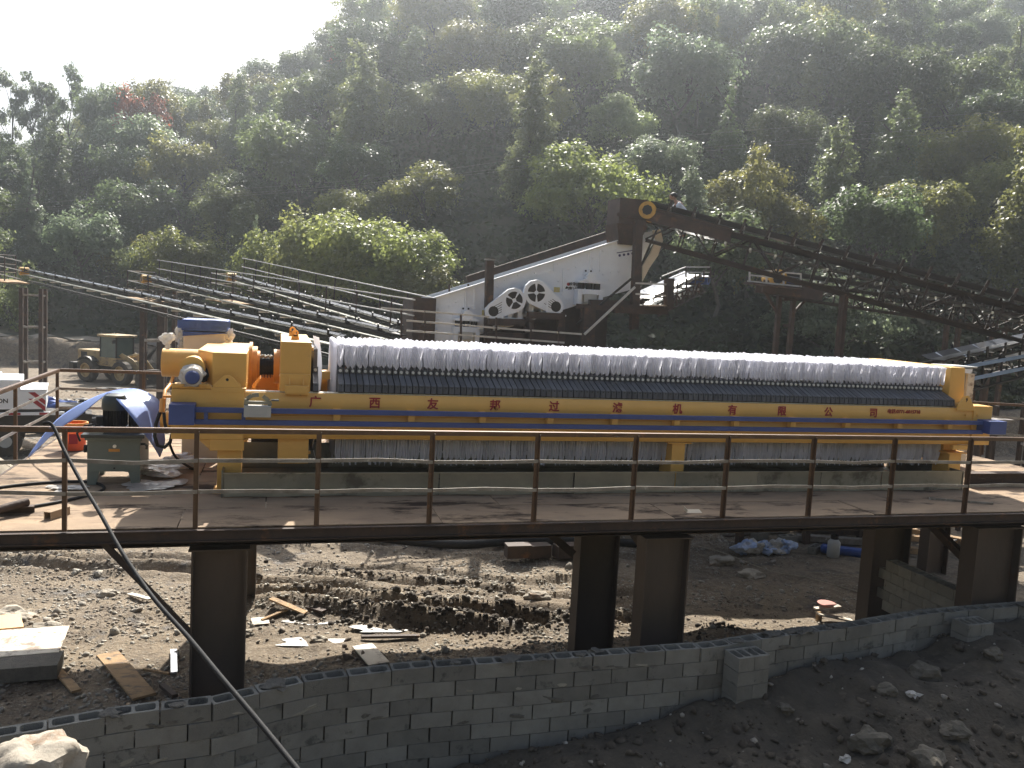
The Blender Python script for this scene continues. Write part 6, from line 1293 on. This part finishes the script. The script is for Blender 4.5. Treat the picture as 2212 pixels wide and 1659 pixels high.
wp('seat', 'black', .03, cb_, boxes=[(-.9, -.4, -.3, .3, 1.75, 1.95), (-.95, -.8, -.3, .3, 1.95, 2.7)])
for x in (-1.9, 1.25):
    for y in (-1.08, 1.08):
        def tyre(mb, x=x, y=y):
            n = 28; rs_ = [(.50, -.26), (.72, -.29), (.80, -.2), (.80, .2), (.72, .29), (.50, .26)]
            for i in range(n):
                a = 2*math.pi*i/n; 
                for r_, yy in rs_: 
                    rr = r_+(.03 if (i % 2 == 0 and r_ > .78) else 0); mb.v.append((x+rr*math.cos(a), y+yy, .8+rr*math.sin(a)))
            for i in range(n):
                for j in range(5): a = i*6+j; b = ((i+1) % n)*6+j; mb.f.append((a, a+1, b+1, b))
        w0 = wp('wheel', 'tyre', 0, fn=tyre, smooth=False)
        wp('rim', 'loader', 0, w0, fn=lambda mb, x=x, y=y: (mb.ring((x, y-.22, .8), (x, y+.22, .8), .5, .42, 24), mb.cyl((x, y-.1, .8), (x, y+.1, .8), .44, 20), mb.cyl((x, y-.2, .8), (x, y+.2, .8), .17, 14)))
        wp('fender', 'darksteel', 0, fn=lambda mb, x=x, y=y: [mb.bar((x+.95*math.cos(t_), y, .8+.95*math.sin(t_)), (x+.95*math.cos(t_+.35), y, .8+.95*math.sin(t_+.35)), .55, .03) for t_ in (.7, 1.05, 1.4, 1.75, 2.1)] if x < 0 else mb.bar((x-.6, y, 1.62), (x+.1, y, 1.68), .5, .03))
for y in (-.55, .55): wp('lift_arm', 'loader', .03, fn=lambda mb, y=y: mb.prism([(.3, y, 1.9), (.6, y, 2.1), (1.6, y, 1.75), (2.6, y, .85), (2.95, y, .5), (2.8, y, .35), (2.3, y, .6), (1.4, y, 1.35)], (0, .1, 0)))
wp('tilt_linkage', 'loader', .02, fn=lambda mb: (mb.prism([(1.5, -.12, 1.5), (1.75, -.12, 2.15), (2.0, -.12, 2.1), (2.3, -.12, 1.0), (2.0, -.12, .95)], (0, .24, 0)), mb.cyl((.4, 0, 1.8), (1.7, 0, 2.05), .09, 12)))
wp('bucket', 'tyre', .02, fn=lambda mb: (mb.prism([(2.85, -1.4, .1), (3.85, -1.4, .05), (3.85, -1.4, .1), (3.1, -1.4, .2), (2.85, -1.4, .6), (3.0, -1.4, 1.15), (2.9, -1.4, 1.18), (2.72, -1.4, .6)], (0, 2.8, 0)), mb.prism([(2.85, -1.45, .1), (3.8, -1.45, .08), (3.05, -1.45, 1.15), (2.75, -1.45, .6)], (0, .05, 0)), mb.prism([(2.85, 1.4, .1), (3.8, 1.4, .08), (3.05, 1.4, 1.15), (2.75, 1.4, .6)], (0, .05, 0))))
wp('exhaust_pipe', 'darksteel', 0, fn=lambda mb: mb.cyl((-1.9, .3, 2.1), (-1.9, .3, 2.75), .05, 10)); wp('ladder', 'darksteel', 0, fn=lambda mb: [mb.box(-.5, -.1, -1.12, -1.05, z, z+.04) for z in (.7, 1.0, 1.3)]); wp('mirror', 'black', 0, cb_, fn=lambda mb: (mb.bar((.3, -.8, 3.0), (.6, -1.15, 3.0), .03), mb.box(.55, .62, -1.3, -1.1, 2.75, 3.0)))
# ------------------------------------------------------------------ truck at the left edge
tk = thing('truck', 'white truck with red striped tail and black stencilled letters at the left edge', 'truck', onY(100, 882, 31.5), None, R(12), local=True)
tb = lambda name, m, bx, bevel=0, parent=None: wp(name, m, bevel, parent or tk, boxes=bx)
tz = gzs(*onY(89, 882, 31.5).xy)-onY(89, 882, 31.5).z
tb('body', 'white', [(-4.2, 0, -.2, 1.9, 0, .62), (-4.2, -.75, -.2, 1.9, .62, 1.0)], .02); tb('top_rail', 'white', [(-.75, .02, -.2, 1.9, .62, .68)]); tb('hatch', 'white', [(-3.5, -1.4, .1, 1.6, 1.0, 1.1)], .02)
bd2 = tb('bumper_strip', 'white', [(-4.2, .55, -.24, -.16, -.2, -.1)])
for k in range(3): 
    mb = MB(); mb.prism([(-.55+.02, -.215, .58-.22*k), (-.33, -.215, .58-.22*k), (-.02, -.215, .30-.22*k+.0), (-.02, -.215, .14-.22*k+.0)], (0, .008, 0))
    if k < 2: obj('red_stripe', mb, 'red', tk)
for k in range(5): tb('red_band', 'red', [(-3.8+.9*k, -3.45+.9*k, -.247, -.242, -.19, -.11)])
text_mesh('BMILLION', .2, 'black', tk, (-1.55, -.206, .28), (1, 0, 0), (0, 0, 1), depth=.006); text_mesh('858', .22, 'black', tk, (-1.6, -.206, .09), (1, 0, 0), (0, 0, 1), depth=.006)
tb('chassis', 'darksteel', [(-4.2, 1.4, .0, 1.7, tz+.75, -.22)]); tb('rear_box', 'darksteel', [(.3, 1.2, .1, 1.2, -.35, .05)])
for x in (-2.6, -1.2, 1.0):
    for y in (.0, 1.7):
        w1 = wp('wheel', 'tyre', 0, tk, True, fn=lambda mb, x=x, y=y: mb.cyl((x, y-.15, tz+.5), (x, y+.15, tz+.5), .5, 24)); wp('hub', 'grey', 0, w1, fn=lambda mb, x=x, y=y: mb.cyl((x, y-.17, tz+.5), (x, y+.17, tz+.5), .2, 14))
for x in (-2.9, -2.2): wp('cone_cap', 'black', 0, tk, fn=lambda mb, x=x: mb.tube([(x, .2, 1.1), (x, .2, 1.35)], [.14, .03], 10))
for i, (px, py, Y, m, lb) in enumerate(((95, 797, 45, 'hydblue', 'blue drum lying by the left conveyor tower'), (140, 812, 43, 'hydblue', 'second blue drum right of the tower legs'), (85, 840, 36, 'hydblue', 'blue tarp heap behind the white truck'), (180, 838, 38, 'darksteel', 'dark tarp covered heap beside the truck tail'))):
    p = gpt(px, py); d = Vector((ray(px, py).x/ray(px, py).y*Y, Y, 0)); d.z = gzs(d.x, d.y); mb = MB(); mb.blob((d.x, d.y, d.z+.3), .45, .35, i+80, 3, (1.7, .8, .7)); o = obj('covered_heap' if i > 1 else 'drum', mb, m); setup(o, lb, 'heap' if i > 1 else 'drum')
for i, (px, py, lb) in enumerate(((355, 822, 'dark debris heap right of the loader shadow'), (240, 842, 'low dark scrap pile glinting in front of the loader'), (270, 852, 'row of dark timber scraps in the yard'), (145, 868, 'dark stump of steel behind the left railing'))):
    p = gpt(px, py); mb = MB()
    for k in range(6): mb.blob((p.x+rc.uniform(-.8, .8), p.y+rc.uniform(-.3, .3), p.z+.08), rc.uniform(.12, .3), .6, i*9+k, 1, (1.6, 1, .5))
    o = obj('debris_heap', mb, 'darksteel'); setup(o, lb, 'debris', 'debris heaps in the yard')
print('objects', len(bpy.data.objects))
